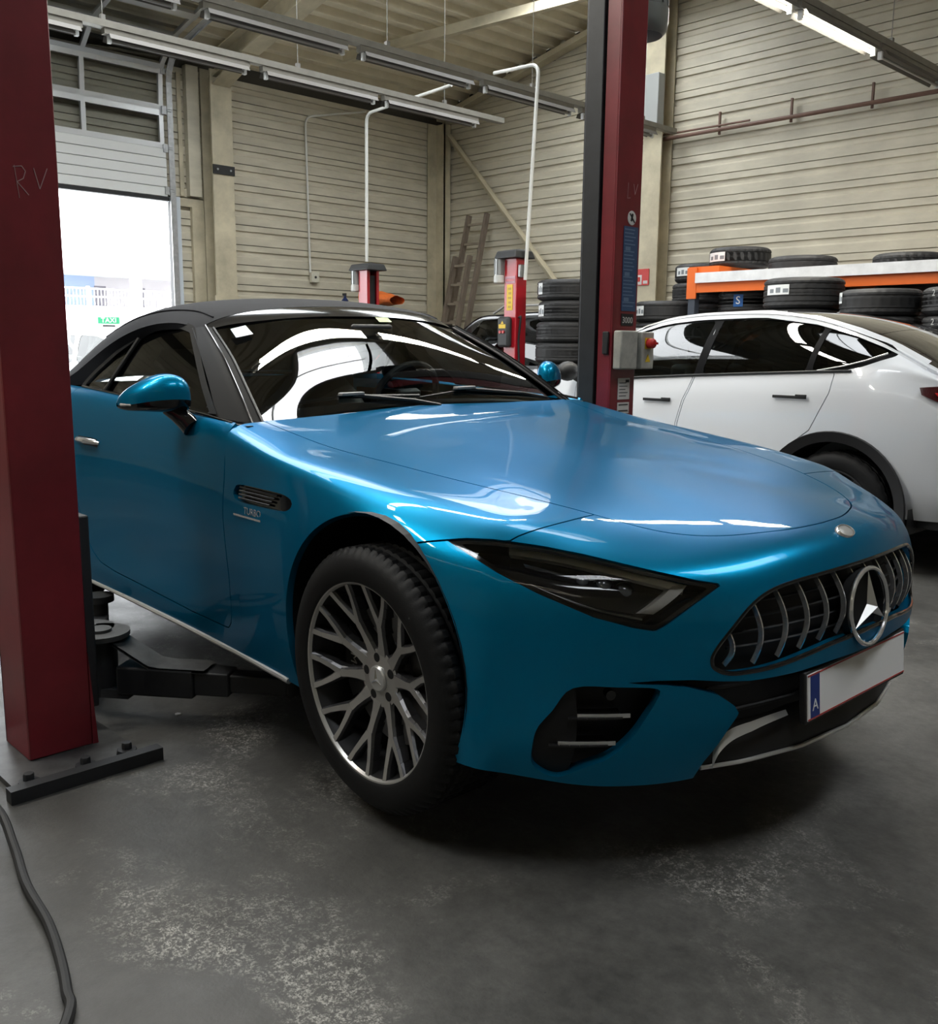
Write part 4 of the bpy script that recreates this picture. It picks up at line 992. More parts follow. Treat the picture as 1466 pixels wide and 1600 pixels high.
        m = MB(); m.grid(rows); m.build(nm, mt, mr)
    m = MB(); m.tube([(-1.09, s*.93, 1.07), (-1.07, s*.905, 1.045), (-1.04, s*.888, 1.02), (-1.02, s*.878, 1.0)], [.028, .030, .034, .036], 12); m.build('mirror_stalk', M_BLK, mr)
    m = MB(); m.tube([(-1.075, s*1.0, 1.083), (-1.12, s*1.045, 1.082), (-1.165, s*1.062, 1.081)], .006, 8); m.build('turn_signal', M_SATIN, mr)
# sticker on the screen and dashboard pass
m = MB(); m.grid([[(-1.318, -.575, 1.290), (-1.322, -.500, 1.303)], [(-1.375, -.567, 1.322), (-1.38, -.50, 1.336)]]); m.v = [(x+.012, y, z+.012) for x, y, z in m.v]; m.build('toll_sticker', mat('sticker_pale', (.62, .72, .85), .4), CAR)
m = MB(); m.grid([[(-1.33, .10, 1.352), (-1.335, .17, 1.352)], [(-1.36, .10, 1.372), (-1.365, .17, 1.370)]]); m.v = [(x+.012, y, z+.010) for x, y, z in m.v]; m.build('toll_sticker', mat('sticker_green', (.35, .50, .15), .4), CAR)
# cowl, wipers
m = MB(); m.grid([[(x, y, z) for x, y, z in ((-.86, -.735, .995), (-.875, -.55, 1.005), (-.905, -.3, 1.016), (-.92, 0, 1.022), (-.905, .3, 1.016), (-.875, .55, 1.005), (-.86, .735, .995))], [(x-.06, y, z+.016) for x, y, z in ((-.86, -.735, .998), (-.875, -.55, 1.01), (-.905, -.3, 1.02), (-.92, 0, 1.026), (-.905, .3, 1.02), (-.875, .55, 1.01), (-.86, .735, .998))]]); m.build('cowl_panel', M_PLAST, CAR)
for y0, y1, yk in ((-.66, .02, -.30), (-.02, .62, .26)):
    wp_ = empty('wiper', (0, 0, 0)); wp_.parent = CAR
    m = MB(); m.tube([(-.955, y0, 1.062), (-.975, (y0+y1)/2, 1.085), (-.96, y1, 1.072)], .007, 6); m.build('wiper_blade', M_PLAST, wp_)
    m = MB(); m.tube([(-.90, y1+.06, 1.035), (-.925, y1-.05, 1.058), (-.955, yk, 1.090)], .008, 6); m.build('wiper_arm', M_PLAST, wp_)
    m = MB(); m.box((-.975, yk-.05, 1.088), (-.945, yk+.05, 1.100)); m.build('wiper_joint', mat('wiper_grey', (.25, .25, .25), .35), wp_, bevel=.003)

# ---- cabin
cb = MB(); cb.box((-2.5, -.80, .32), (-.75, .80, .36)); cb.box((-.80, -.80, .34), (-.75, .80, 1.0)); cb.box((-2.55, -.78, .34), (-2.50, .78, 1.10))
for s in (-1, 1): cb.box((-2.5, min(s*.80, s*.82), .34), (-.8, max(s*.80, s*.82), 1.02))
cb.build('cabin_tub', M_INT, CAR, smooth=0)
ds = MB(); ds.grid([[(x, y, z-.03*(abs(y)/.78)**2) for y in np.linspace(-.78, .78, 17)] for x, z in ((-.92, 1.012), (-1.05, 1.035), (-1.2, 1.04), (-1.30, 1.02), (-1.34, .95), (-1.32, .80), (-1.25, .6))]); ds.build('dashboard', M_INT, CAR)
sw = empty('steering_wheel', (-1.50, .37, 1.02), (0, R(-65), 0)); sw.parent = CAR
m = MB(); m.tube([(.175*math.cos(a), .175*math.sin(a), 0) for a in np.linspace(0, 2*math.pi, 37)[:-1]], .016, 8, closed=True); m.build('rim', M_INT2, sw)
m = MB(); m.box((-.05, -.06, -.03), (.05, .06, .01)); m.box((-.012, -.17, -.01), (.012, .17, .005)); m.box((-.17, -.012, -.01), (0, .012, .005)); m.build('hub', M_INT2, sw, bevel=.008)
for s in (-1, 1):
    se = empty('seat', (-1.95, s*.36, .36)); se.parent = CAR
    def cushion(rows): 
        m = MB(); m.grid(rows); return m
    bk = []
    for t_, wv_, dp in ((0, .25, .10), (.25, .26, .11), (.5, .25, .10), (.62, .20, .09), (.70, .14, .07), (.82, .13, .06), (.88, .09, .02)):
        row = []
        for k in range(17):
            a = 2*math.pi*k/16; row.append((-.05-t_*.28+dp*math.copysign(abs(math.cos(a))**.6, math.cos(a)), wv_*math.copysign(abs(math.sin(a))**.6, math.sin(a)), .08+t_*.92))
        bk.append(row)
    cushion(bk).build('backrest', M_INT2, se)
    ct = []
    for x, dz in ((-.05, .16), (.2, .18), (.42, .19), (.5, .12)):
        ct.append([(x, .25*math.copysign(abs(math.sin(2*math.pi*k/16))**.6, math.sin(2*math.pi*k/16)), dz*.5+.06+dz*.5*math.copysign(abs(math.cos(2*math.pi*k/16))**.6, math.cos(2*math.pi*k/16))) for k in range(17)])
    cushion(ct).build('cushion', M_INT2, se)
MB().box((-1.9, -.09, .36), (-1.3, .09, .78)).build('centre_console', M_INT, CAR, bevel=.03)
m = MB(); m.box((-1.325, -.05, 1.300), (-1.30, .16, 1.352)); m.build('rear_view_mirror', M_PLAST, CAR, bevel=.012)

# ---- wheels
M_TYRE = mat('tyre_rubber', (.007, .007, .0075), .6, bump=.1, bscale=400, spec=.3)
M_WF = mat('wheel_machined', (.54, .53, .51), .34, .72, rvar=.08, nscale=40)
M_WD = mat('wheel_dark', (.10, .10, .105), .35, .8)
def tyre_mesh(Ro, Ri, width, name, n=280, tread=True):
    """axis z, outer sidewall at z=0, inner at z=-width"""
    w2 = width
    prof = [(Ri-.006, -.012), (Ri, -.004), (Ri+.008, .001), (Ri+(Ro-Ri)*.35, .004), (Ri+(Ro-Ri)*.65, .001), (Ro-.018, -.010), (Ro-.007, -.020), (Ro-.003, -.028)]
    tz = [-.030, -.048, -.052, -.060, -.064, -.095, -.099, -.107, -.111, -.137]
    full = prof+[(Ro-(.0 if i % 4 in (0, 1) else .008), z) for i, z in enumerate(tz)]
    back = [(r, -w2-z) for r, z in reversed(full)]
    full = full+back
    mb = MB(); m = len(full); vs = []
    for i in range(n):
        a = 2*math.pi*i/n; ph = i % 4
        for j, (r, z) in enumerate(full):
            rr = r
            if tread and Ro-.009 < r <= Ro-.0 and (-.052 < z < -.019 or -w2+.019 < z < -w2+.052) and ph == 0: rr = r-.007
            if tread and r > Ro-.004 and -w2+.06 < z < -.06 and ph == 2: rr = r-.004
            vs.append((rr*math.cos(a), rr*math.sin(a), z))
    fs = [(i*m+j, ((i+1) % n)*m+j, ((i+1) % n)*m+j+1, i*m+j+1) for i in range(n) for j in range(m-1)]
    mb._add(vs, fs); return mb.mesh(name, M_TYRE, 40)
TY = tyre_mesh(.363, .272, .275, 'tyre')
def spoke_mesh():
    m = MB()
    zf = lambda r: -.058+.046*max(0, (r-.07)/.19)**1.25
    def seg(p0, p1, w0, w1, dep0=.034, dep1=.028):
        (x0, y0), (x1, y1) = p0, p1; d = Vector((x1-x0, y1-y0, 0)).normalized(); sd = Vector((-d.y, d.x, 0))
        z0, z1 = zf(math.hypot(x0, y0)), zf(math.hypot(x1, y1)); vs = []
        for (x, y, z, w_, dp) in ((x0, y0, z0, w0, dep0), (x1, y1, z1, w1, dep1)):
            c = Vector((x, y, z))
            vs += [c-sd*w_*.5, c+sd*w_*.5, c+sd*w_*.78-Vector((0, 0, dp*.25)), c+sd*w_*.78-Vector((0, 0, dp)), c-sd*w_*.78-Vector((0, 0, dp)), c-sd*w_*.78-Vector((0, 0, dp*.25))]
        m.cur = 0; m._add(vs, [(0, 1, 7, 6)]); b = len(m.v)-12
        m.cur = 1
        for a_, c_ in ((1, 2), (2, 3), (3, 4), (4, 5), (5, 0)): m.f.append((b+a_, b+c_, b+c_+6, b+a_+6)); m.mi.append(1)
        m.f.append((b+5, b+4, b+3, b+2, b+1, b+0)); m.mi.append(1); m.f.append((b+6, b+7, b+8, b+9, b+10, b+11)); m.mi.append(1)
    rs = [.066, .10, .135, .170]; wv_ = [.034, .024, .020, .024]
    for a, b, wa, wb in zip(rs[:-1], rs[1:], wv_[:-1], wv_[1:]): seg((a, 0), (b, 0), wa, wb)
    for s in (-1, 1):
        pts = [(.163, s*.002), (.195, s*.018), (.23, s*.033), (.264, s*.044)]; w_ = [.020, .016, .014, .016]
        for p, q, wa, wb in zip(pts[:-1], pts[1:], w_[:-1], w_[1:]): seg(p, q, wa, wb)
    return m.mesh('spoke', [M_WF, M_WD], 25)
SPK = spoke_mesh()
rimm = MB(); rimm.cur = 0
rimm.lathe([(.263, -.014), (.268, -.006), (.276, -.003), (.279, -.006), (.279, -.016)], 96)
rimm.cur = 1; rimm.lathe([(.263, -.014), (.262, -.03), (.252, -.06), (.250, -.20), (.268, -.24)], 64)
RIM = rimm.mesh('wheel_rim', [M_WF, M_WD], 35)
hubm = MB(); hubm.cur = 0; hubm.lathe([(.036, -.056), (.060, -.057), (.080, -.059)], 40); hubm.cur = 1; hubm.lathe([(.080, -.059), (.085, -.072), (.085, -.11), (.0, -.11)], 40)
HUB = hubm.mesh('hub', [M_WF, M_WD], 35)
cap = MB(); cap.lathe([(.0365, -.062), (.036, -.052), (.032, -.048), (0, -.047)], 32); CAP = cap.mesh('centre_cap', M_SATIN)
stm = star_mesh(.030, .006); stm.v = [(x, y, z-.047) for x, y, z in stm.v]; STM = stm.mesh('cap_star', M_CHR, 0)
blt = MB(); blt.lathe([(.0, -.0562), (.0125, -.0562), (.0135, -.0572)], 16); BLT = blt.mesh('bolt_hole', M_MESHB)
dsc = MB(); dsc.lathe([(.09, -.105), (.195, -.105), (.195, -.14), (.09, -.14)], 64, closed=True); DSC = dsc.mesh('brake_disc', mat('disc_steel', (.28, .28, .28), .35, .9, rvar=.1))
hat = MB(); hat.lathe([(.0, -.085), (.085, -.085), (.095, -.105)], 40); HAT = hat.mesh('disc_hat', M_WD)
cal = MB(); cal.lathe([(.125, -.09), (.205, -.09), (.212, -.10), (.212, -.16), (.125, -.16)], 18, closed=True, a0=R(150), a1=R(212)); CALI = cal.mesh('brake_caliper', M_PLAST)
def make_wheel(parent, loc, outer, ang):
    w_ = empty('wheel', loc, (R(90) if outer < 0 else R(-90), 0, 0)); w_.parent = parent
    link('tyre', TY, w_); rm = link('wheel_rim', RIM, w_); link('hub', HUB, w_); cp = link('centre_cap', CAP, w_); link('cap_star', STM, w_, rot=(0, 0, R(6)))
    for k in range(10): link('spoke', SPK, w_, rot=(0, 0, R(36*k+ang)))
    for k in range(5): link('bolt_hole', BLT, w_, (.057*math.cos(R(72*k+ang+18)), .057*math.sin(R(72*k+ang+18)), 0))
    link('brake_disc', DSC, w_); link('disc_hat', HAT, w_); cl_ = link('brake_caliper', CALI, w_)
    return w_, cl_
wfr, cfr = make_wheel(CAR, (0, -.957, .401), -1, 8)
for tx, a in (('AMG', 178),):
    o = text_obj('caliper_lettering', tx, .042, mat('letter_white', (.7, .7, .7), .4), wfr, loc=(.165*math.cos(R(a)), .165*math.sin(R(a)), -.0895), rot=(0, 0, R(a+90)))
make_wheel(CAR, (0, .957, .401), 1, 8); make_wheel(CAR, (-2.70, -.962, .40), -1, 20); make_wheel(CAR, (-2.70, .962, .40), 1, 3)
# ================================================================ two-post lift around the blue car
M_RED = mat('lift_red', (.19, .012, .020), .42, coat=.3, noise=.25, nscale=5., coat_rough=.25)
M_LBLK = mat('lift_black', (.018, .019, .022), .55, noise=.3, nscale=12)
M_LGREY = mat('lift_grey_steel', (.10, .10, .10), .5, .5, noise=.4, nscale=15)
M_SCR = mat('scratch_pale', (.42, .28, .28), .6)
M_STK = mat('sticker_white', (.62, .60, .58), .5)
M_STB = mat('sticker_blue', (.035, .075, .16), .5)
M_STB2 = mat('sticker_blue_text', (.14, .20, .30), .5)
M_YEL = mat('sticker_yellow', (.75, .50, .02), .5)
YC = 2.44
def post(s, label):
    """s=-1: near post, s=+1: far post; local frame at the post centre, car on the -s side of y"""
    e = empty('lift_post', (-3.05, YC+s*1.395, 0), label=label, cat='lift post')
    yi, yo = -s*.088, s*.105      # inner / outer y
    lo, hi = min(yi, yo), max(yi, yo)
    H = 3.05
    MB().box((.14, lo, .02), (.15, hi, H)).build('front_plate', M_RED, e, bevel=.003)
    MB().box((-.06, min(yo, yo-s*.008), .02), (.14, max(yo, yo-s*.008), H)).build('outer_plate', M_RED, e, smooth=0)
    MB().box((-.06, lo, .02), (-.052, hi, H)).build('rear_plate', M_LBLK, e, smooth=0)
    MB().box((.065, min(yi, yi+s*.008), .02), (.14, max(yi, yi+s*.008), H)).build('flange', M_RED, e, smooth=0)
    MB().box((-.052, min(yi, yi+s*.008), .02), (-.04, max(yi, yi+s*.008), H)).build('flange', M_LBLK, e, smooth=0)
    MB().box((-.045, min(yi-s*.014, yi+s*.05), .30), (.055, max(yi-s*.014, yi+s*.05), H-.05)).build('guide_cover', M_LBLK, e, bevel=.004)
    MB().cyl((0, s*.05, .05), (0, s*.05, H), .018, 12).build('spindle', M_GALV, e)
    MB().box((-.2, lo-.04, H), (.2, hi+.04, H+.06)).build('top_cap', M_LBLK, e, bevel=.01)
    bpz = empty('base_plate', (0, 0, 0)); bpz.parent = e
    MB().box((-.28, lo-.10, 0), (.33, hi+.09, .018)).build('plate', M_LGREY, bpz, smooth=0)
    MB().box((.33, lo-.13, .0), (.372, hi+.13, .04)).build('edge_bar', M_LBLK, bpz, smooth=0)
    for bx, by in ((.31, lo-.06), (.31, .0), (.29, hi+.05), (-.2, lo-.06), (-.2, hi+.05)):
        m = MB(); m.lathe([(0, .055), (.014, .055), (.016, .05), (.016, .035), (.03, .033), (.034, .018)], 8, Matrix.Translation((bx, by, 0))); m.build('anchor_bolt', M_LBLK, bpz)
    m = MB(); p0 = (.155, yi, .02); m._add([(.152, yi, .02), (.152, yi-s*.018, .02), (.152, yi, .32), (.145, yi, .02), (.145, yi-s*.018, .02), (.145, yi, .32)], [(0, 1, 2), (5, 4, 3), (0, 3, 4, 1), (1, 4, 5, 2), (2, 5, 3, 0)]); m.build('gusset', M_RED, e, smooth=0)
    # carriage and swing arms
    cr = empty('carriage', (0, 0, 0)); cr.parent = e
    MB().box((-.06, min(yi-s*.05, yi-s*.015), .12), (.10, max(yi-s*.05, yi-s*.002), .75)).build('slide', M_LBLK, cr, bevel=.006)
    for q, (px, py, ex, ey) in enumerate(((-.12, -s*.24, .42, -s*.66), (-.20, -s*.22, -.75, -s*.50))):
        arm = empty('swing_arm', (px, py, 0)); arm.parent = e
        m = MB(); m.cyl((0, 0, .08), (0, 0, .30), .055, 16); m.build('pivot_tube', M_LBLK, arm)
        m = MB(); m.cyl((0, 0, .285), (0, 0, .302), .10, 28); m.cyl((0, 0, .302), (0, 0, .312), .04, 20); m.build('pivot_cap', M_LGREY, arm)
        d = Vector((ex-px, ey-py, 0)); L_ = d.length; d.normalize(); n = Vector((-d.y, d.x, 0))
        m = MB(); m.bar(d*.08+Vector((0, 0, .145)), d*(L_*.52)+Vector((0, 0, .145)), .11, .10); m.build('outer_tube', M_LBLK, arm, bevel=.008)
        m = MB(); m.bar(d*(L_*.52)+Vector((0, 0, .147)), d*(L_*.70)+Vector((0, 0, .147)), .09, .082); m.build('middle_tube', M_LBLK, arm, bevel=.006)
        m = MB(); m.bar(d*(L_*.70)+Vector((0, 0, .15)), d*(L_*1.0)+Vector((0, 0, .15)), .07, .062); m.build('inner_tube', M_LBLK, arm, bevel=.006)
        m = MB(); m.cyl(d*L_+Vector((0, 0, .12)), d*L_+Vector((0, 0, .235)), .035, 16); m.cyl(d*L_+Vector((0, 0, .235)), d*L_+Vector((0, 0, .262)), .06, 20); m.build('lift_pad', M_DARK, arm)
        m = MB(); a, b, c = d*.06, d*.20, d*.40
        G = [[tuple(p+n*o+Vector((0, 0, z))) for p, z in ((a*0, .29), (a, .288), (b, .205), (d*.24, .200), (c, .200))] for o in (-.055, .055)]
        m.grid(G); m.grid([[(x, y, z-.012) for x, y, z in row] for row in G][::-1]); m.build('crank_plate', M_LGREY, arm)
        MB().bar(Vector((0, 0, .095)), d*.12+Vector((0, 0, .095)), .10, .03).build('pivot_lug', M_LBLK, arm, smooth=0)
    return e
near_post = post(-1, 'large dark red lift post standing in the left foreground')
far_post = post(1, 'dark red lift post with control box between the blue and white cars')
fxp = .151
def face_box(parent, y0, y1, z0, z1, m_, name, d=.002, label=None): return MB().box((fxp-.001, y0, z0), (fxp+d, y1, z1)).build(name, m_, parent, smooth=0, label=label)
def scratch(parent, strokes, y0, z0, sc, w_):
    for st_ in strokes:
        m = MB()
        for p, q in zip(st_[:-1], st_[1:]): m.bar((fxp, y0+p[0]*sc, z0+p[1]*sc), (fxp, y0+q[0]*sc, z0+q[1]*sc), .0012, w_, (0, 0, 1))
        m.build('scratched_stroke', M_SCR, parent, smooth=0)
STR_R = [[(.02, 1.0), (.12, 0)], [(-.02, .95), (.25, 1.0), (.36, .85), (.28, .62), (.08, .5), (.42, .12)]]
STR_V = [[(.62, .98), (.78, .35), (1.05, 1.02)]]
STR_L = [[(.05, 1.0), (.0, .05), (.3, .1)]]
scratch(near_post, STR_R+STR_V, -.035, 1.685, .088, .0022)
scratch(far_post, STR_L+STR_V, -.005, 1.99, .075, .0025)
# stickers of the far post (local y = world y - 3.835)
m = MB(); m.lathe([(0, .002), (.032, .002), (.034, 0)], 28, Matrix.Translation((fxp, .035, 1.905)) @ Matrix.Rotation(R(90), 4, 'Y')); m.build('prohibition_sign', M_STK, far_post)
m = MB(); m.bar((fxp+.003, .015, 1.925), (fxp+.003, .055, 1.885), .002, .006, (0, 0, 1)); m.bar((fxp+.003, .028, 1.89), (fxp+.003, .038, 1.925), .002, .012, (0, 0, 1)); m.build('sign_pictogram', M_DARK, far_post, smooth=0)
face_box(far_post, -.025, .088, 1.465, 1.865, M_STB, 'instruction_sticker')
for k in range(22):
    z = 1.85-k*.0172; 
    if k % 7 == 5: face_box(far_post, -.010, .030, z-.012, z+.006, M_STB2, 'sticker_picture', .0026)
    else: face_box(far_post, -.018, .05+.03*random.random(), z-.002, z+.003, M_STB2, 'sticker_line', .0026)
face_box(far_post, -.022, .075, 1.395, 1.452, M_DARK, 'capacity_plate')
text_obj('capacity_number', '3000', .042, M_STK, far_post, loc=(fxp+.0022, .027, 1.420), rot=(R(90), 0, R(90)))
face_box(far_post, -.03, .065, 1.035, 1.14, M_STK, 'type_plate'); face_box(far_post, -.03, .065, .965, 1.02, M_STK, 'type_plate')
for k in range(5): face_box(far_post, -.02, .03+.02*random.random(), 1.05+k*.016, 1.054+k*.016, M_LGREY, 'plate_line', .0026)
for k in range(2): face_box(far_post, -.02, .055, .975+k*.03, .982+k*.03, M_LGREY, 'plate_line', .0026)
face_box(far_post, .03, .06, 1.118, 1.132, M_DARK, 'plate_line', .0026)
MB().box((.10, -.101, 1.255), (.135, -.088, 1.365)).build('rubber_stop', M_DARK, far_post, bevel=.005)
cx = empty('control_box', (fxp+.005, -.01, 1.275)); cx.parent = far_post
M_CTRL = mat('control_grey', (.42, .41, .37), .5, noise=.25, nscale=20)
MB().box((0, -.075, -.092), (.05, .06, .095)).build('housing', M_CTRL, cx, bevel=.008)
MB().box((.0, .062, -.09), (.07, .165, .09)).build('front_cover', M_CTRL, cx, bevel=.006)
m = MB(); m.lathe([(.0, .04), (.017, .04), (.024, .032), (.024, .0)], 16, Matrix.Translation((.07, .115, .035)) @ Matrix.Rotation(R(90), 4, 'Y')); m.build('red_switch', mat('switch_red', (.5, .02, .02), .35), cx)
MB().box((.07, .088, .008), (.0725, .142, .062)).build('switch_plate', M_YEL, cx, smooth=0)
MB().box((.11, .109, .03), (.126, .121, .04)).build('switch_lever', mat('switch_red'), cx, smooth=0)
m = MB(); m._add([(.0705, .095, -.055), (.0705, .135, -.055), (.0705, .115, -.018), (.0725, .095, -.055), (.0725, .135, -.055), (.0725, .115, -.018)], [(3, 4, 5), (0, 3, 5, 2), (1, 4, 3, 0), (2, 5, 4, 1)]); m.build('warning_triangle', M_YEL, cx, smooth=0)
mo = empty('lift_motor', (.0, .245, 2.80)); mo.parent = far_post
m = MB(); m.lathe([(.0, 0), (.11, 0), (.13, .02), (.138, .06), (.138, .12), (.128, .125), (.128, .36)], 28); m.build('motor_housing', mat('motor_grey', (.24, .25, .24), .4, .4), mo)
m = MB(); m.lathe([(0, -.004), (.09, -.004), (.11, .0)], 28); m.build('fan_cover', M_LBLK, mo)
MB().box((-.02, -.03, -.007), (.02, .03, -.003)).build('motor_plate', M_STK, mo, smooth=0)
MB().box((-.06, -.145, .30), (.06, .0, .38)).build('motor_bracket', M_LBLK, mo, smooth=0)
for k in range(14):
    a = 2*math.pi*k/14; MB().bar((.128*math.cos(a), .128*math.sin(a), .13), (.128*math.cos(a), .128*math.sin(a), .35), .006, .02, (math.cos(a), math.sin(a), 0)).build('cooling_fin', mat('motor_grey'), mo, smooth=0)
# rubber block on the near post side seen against the blue door
MB().box((-.10, .088, .79), (-.02, .135, .90)).build('door_guard', M_DARK, near_post, bevel=.008)
hs = smooth_poly([(-4.6, 1.15, .012), (-3.78, .98, .012), (-3.3, .80, .012), (-2.9, .72, .012), (-2.60, .745, .05), (-2.42, .73, .012), (-2.22, .69, .012), (-2.03, .67, .012), (-1.88, .64, .012), (-1.77, .61, .012), (-1.69, .58, .012), (-1.45, .40, .012), (-1.0, .05, .012), (-.4, -.9, .012), (.4, -2.2, .012)], 6, False)
tag(MB().tube([tuple(p) for p in hs], .0115, 10).build('floor_cable', M_DARK), 'black cable lying on the floor in the bottom left foreground', 'cable')
# scraps on the floor
scr = [((655-640+210)*1, 0)]
def scrap(x, y, r, name, label, m_):
    m = MB(); n = 7; p = [(x+r*(.6+.5*random.random())*math.cos(2*math.pi*k/n), y+r*(.6+.5*random.random())*math.sin(2*math.pi*k/n)) for k in range(n)]; m.prism(p, 0.0, .003); tag(m.build(name, m_, smooth=0), label, 'scrap')
scrap(-2.99, 1.47, .014, 'paint_chip', 'white chip on the floor beneath the lift arm', M_WHITE)
scrap(-.62, 1.02, .017, 'paint_chip', 'white chip near the bottom edge of the floor right of centre', M_WHITE)
# ================================================================ other vehicles
def loft_car(name, xs, hw, sill, belt, roof, rail, wrail, mats, root, wins, arches, arch_r, split, arch_z=.36, res=8):
    """simple lofted car shell. wins: polygons (x,z); split: (rear_glass_end, roof_start, roof_end, screen_end) along x"""
    lv = []
    for x in xs:
        h_, b, r, rl, wr = hw(x), belt(x), roof(x), rail(x), wrail(x)
        b = min(b, r-.03); rl = min(max(rl, b+.01), r-.008)
        lv.append([(x, h_*.93, sill), (x, h_*.985, sill+.12), (x, h_, .62), (x, h_*.995, .80), (x, h_*.975, max(.86, b-.13)), (x, h_*.94, b), (x, (h_*.94+wr*1.02)/2+.02, (b+rl)/2), (x, wr+.02, rl-.03 if rl-b > .1 else (b+rl)/2+.004), (x, wr, rl), (x, wr*.55, r-.018*min(1, (r-rl)/.06)), (x, 0, r)])
    T = np.array(lv).swapaxes(0, 1); T[:, :, 1] *= -1
    G = grid_surface(T, res, res, symv1=True)
    def part(l0, l1):
        g = G[l0*res:l1*res+1]; t = Tri.from_grid(g)
        if (t.n[len(t.n)//2]*np.array([0, -1, .3])).sum() < 0: t = Tri.from_grid(g, True)
        return t
    low, gh, rf_ = part(0, 5), part(5, 8), part(8, 10)
    for ax in arches: low = low.clip(np.hypot(low.v[:, 0]-ax, np.maximum(low.v[:, 2], .15)-arch_z)-arch_r)
    out = {'ends': (G[:, 0], G[:, -1])}
    both = lambda t: t.join(t.mirror())
    out['low'] = low
    g_in = None
    frame = gh
    for w_ in wins:
        d = poly_sd(XZ(gh), np.array(w_)); t = gh.clip(d); g_in = t if g_in is None else g_in.join(t)
        frame = frame.clip(-poly_sd(XZ(frame), np.array(w_)))
    a, b, c, d = split
    xr = rf_.v[:, 0]
    out.update(frame=frame, win=g_in, roofp=rf_.clip(np.minimum(xr-b, c-xr)), screen=rf_.clip(np.minimum(xr-c-.004, d-xr)), hood=rf_.clip(xr-d-.004), rglass=rf_.clip(np.minimum(xr-a, b-.004-xr)), tail=rf_.clip(a-.004-xr))
    return out, both
def end_caps(ends, parent, mats_, bulge=.03):
    for (nm, sec, sg, mm) in (('rear_panel', ends[0], -1, mats_[0]), ('front_panel', ends[1], 1, mats_[1])):
        m = MB(); rows = []
        for p in sec:
            rows.append([(p[0]+sg*bulge*(1-f*f), f*abs(p[1]), p[2]) for f in (-1, -.6, -.2, .2, .6, 1)])
        m.grid(rows if sg > 0 else [r_[::-1] for r_ in rows]); m.build(nm, mm, parent)
def simple_wheel(parent, loc, s, r, wdt, tm, dark=True, spokes=5, ang=0):
    w_ = empty('wheel', loc, (R(90) if s < 0 else R(-90), 0, 0)); w_.parent = parent
    link('tyre', tm, w_)
    m = MB(); ri = r*.70; m.lathe([(ri, -.005), (ri-.012, -.012), (ri-.02, -.05), (ri-.03, -wdt)], 40); m.build('wheel_rim', M_WD, w_)
    m = MB(); m.lathe([(ri*.98, -.05), (ri*.3, -.045), (0, -.04)], 30); m.build('wheel_disc', M_PLAST, w_)
    for k in range(spokes):
        a = 2*math.pi*k/spokes+ang; m = MB(); m.bar((ri*.12*math.cos(a), ri*.12*math.sin(a), -.03), (ri*.97*math.cos(a), ri*.97*math.sin(a), -.018), .05, .02, (0, 0, 1)); m.build('spoke', M_PLAST, w_, bevel=.003)
    return w_

# ---- white electric crossover beyond the lift
M_WCAR = mat('white_car_paint', (.76, .79, .84), .25, coat=1., coat_rough=.02)
M_DGL = glass('tinted_glass', (.06, .065, .065), 1.0, ior=1.55)
M_DGL2 = glass('front_door_glass', (.35, .40, .38), 1.0, ior=1.55)
M_ROOFG = mat('glass_roof_black', (.01, .01, .011), .06, coat=1.)
TES = empty('white_car', (-2.556, 6.41, 0), (0, 0, R(180)), label='white crossover car with dark glass roof parked beyond the red lift post', cat='car')
ip = lambda xs, zs: (lambda x: float(np.interp(x, xs, zs)))
txs = [-.80, -.74, -.62, -.44, -.22, 0, .25, .55, .85, 1.15, 1.45, 1.70, 1.95, 2.2, 2.45, 2.75, 3.05, 3.25, 3.36]
roofT = ip([-.80, -.74, -.62, -.44, -.22, 0, .25, .55, .85, 1.15, 1.45, 1.70, 1.95, 2.2, 2.45, 2.75, 3.05, 3.25, 3.36], [.98, 1.06, 1.15, 1.265, 1.375, 1.455, 1.515, 1.550, 1.558, 1.548, 1.510, 1.425, 1.30, 1.17, 1.06, .99, .90, .78, .62])
railT = ip([-.80, -.62, -.44, -.22, 0, .25, .63, 1.1, 1.36, 1.6, 1.8, 2.0, 2.2, 2.5], [.96, 1.11, 1.215, 1.325, 1.405, 1.475, 1.525, 1.515, 1.49, 1.43, 1.33, 1.22, 1.10, 1.0])
beltT = ip([-.80, -.62, -.40, -.1, .16, .66, 1.04, 1.45, 1.9, 2.3, 2.7, 3.1, 3.36], [.94, 1.06, 1.12, 1.165, 1.155, 1.13, 1.11, 1.085, 1.05, 1.02, .95, .84, .60])
hwT = ip([-.80, -.74, -.62, -.44, -.2, .5, 2.0, 2.6, 2.9, 3.1, 3.25, 3.36], [.62, .74, .85, .915, .95, .96, .955, .95, .90, .83, .72, .50])
wrT = ip([-.80, -.62, -.44, -.22, 0, .25, .63, 1.1, 1.36, 1.6, 1.9, 2.3, 2.7, 3.1, 3.36], [.58, .72, .77, .745, .72, .70, .68, .68, .69, .70, .74, .80, .78, .70, .45])
winF = [(1.015, 1.115), (1.45, 1.09), (1.86, 1.065), (1.80, 1.15), (1.66, 1.33), (1.53, 1.415), (1.30, 1.455), (.985, 1.475)]
winR = [(.955, 1.12), (.925, 1.475), (.66, 1.48), (.40, 1.462), (.205, 1.425), (.235, 1.16), (.66, 1.135)]
winQ = [(.195, 1.165), (.17, 1.415), (.0, 1.365), (-.20, 1.30), (-.24, 1.275), (-.10, 1.22), (.05, 1.185)]
o_, both = loft_car('white_car', txs, hwT, .33, beltT, roofT, railT, wrT, (M_WCAR, M_DGL, M_ROOFG, M_PLAST), TES, [winF, winR, winQ], (0, 2.62), .395, (-.62, -.10, 1.55, 2.22), arch_z=.36)
TS = []
end_caps(o_['ends'], TES, (M_WCAR, M_WCAR))
lowT = both(o_['low'])
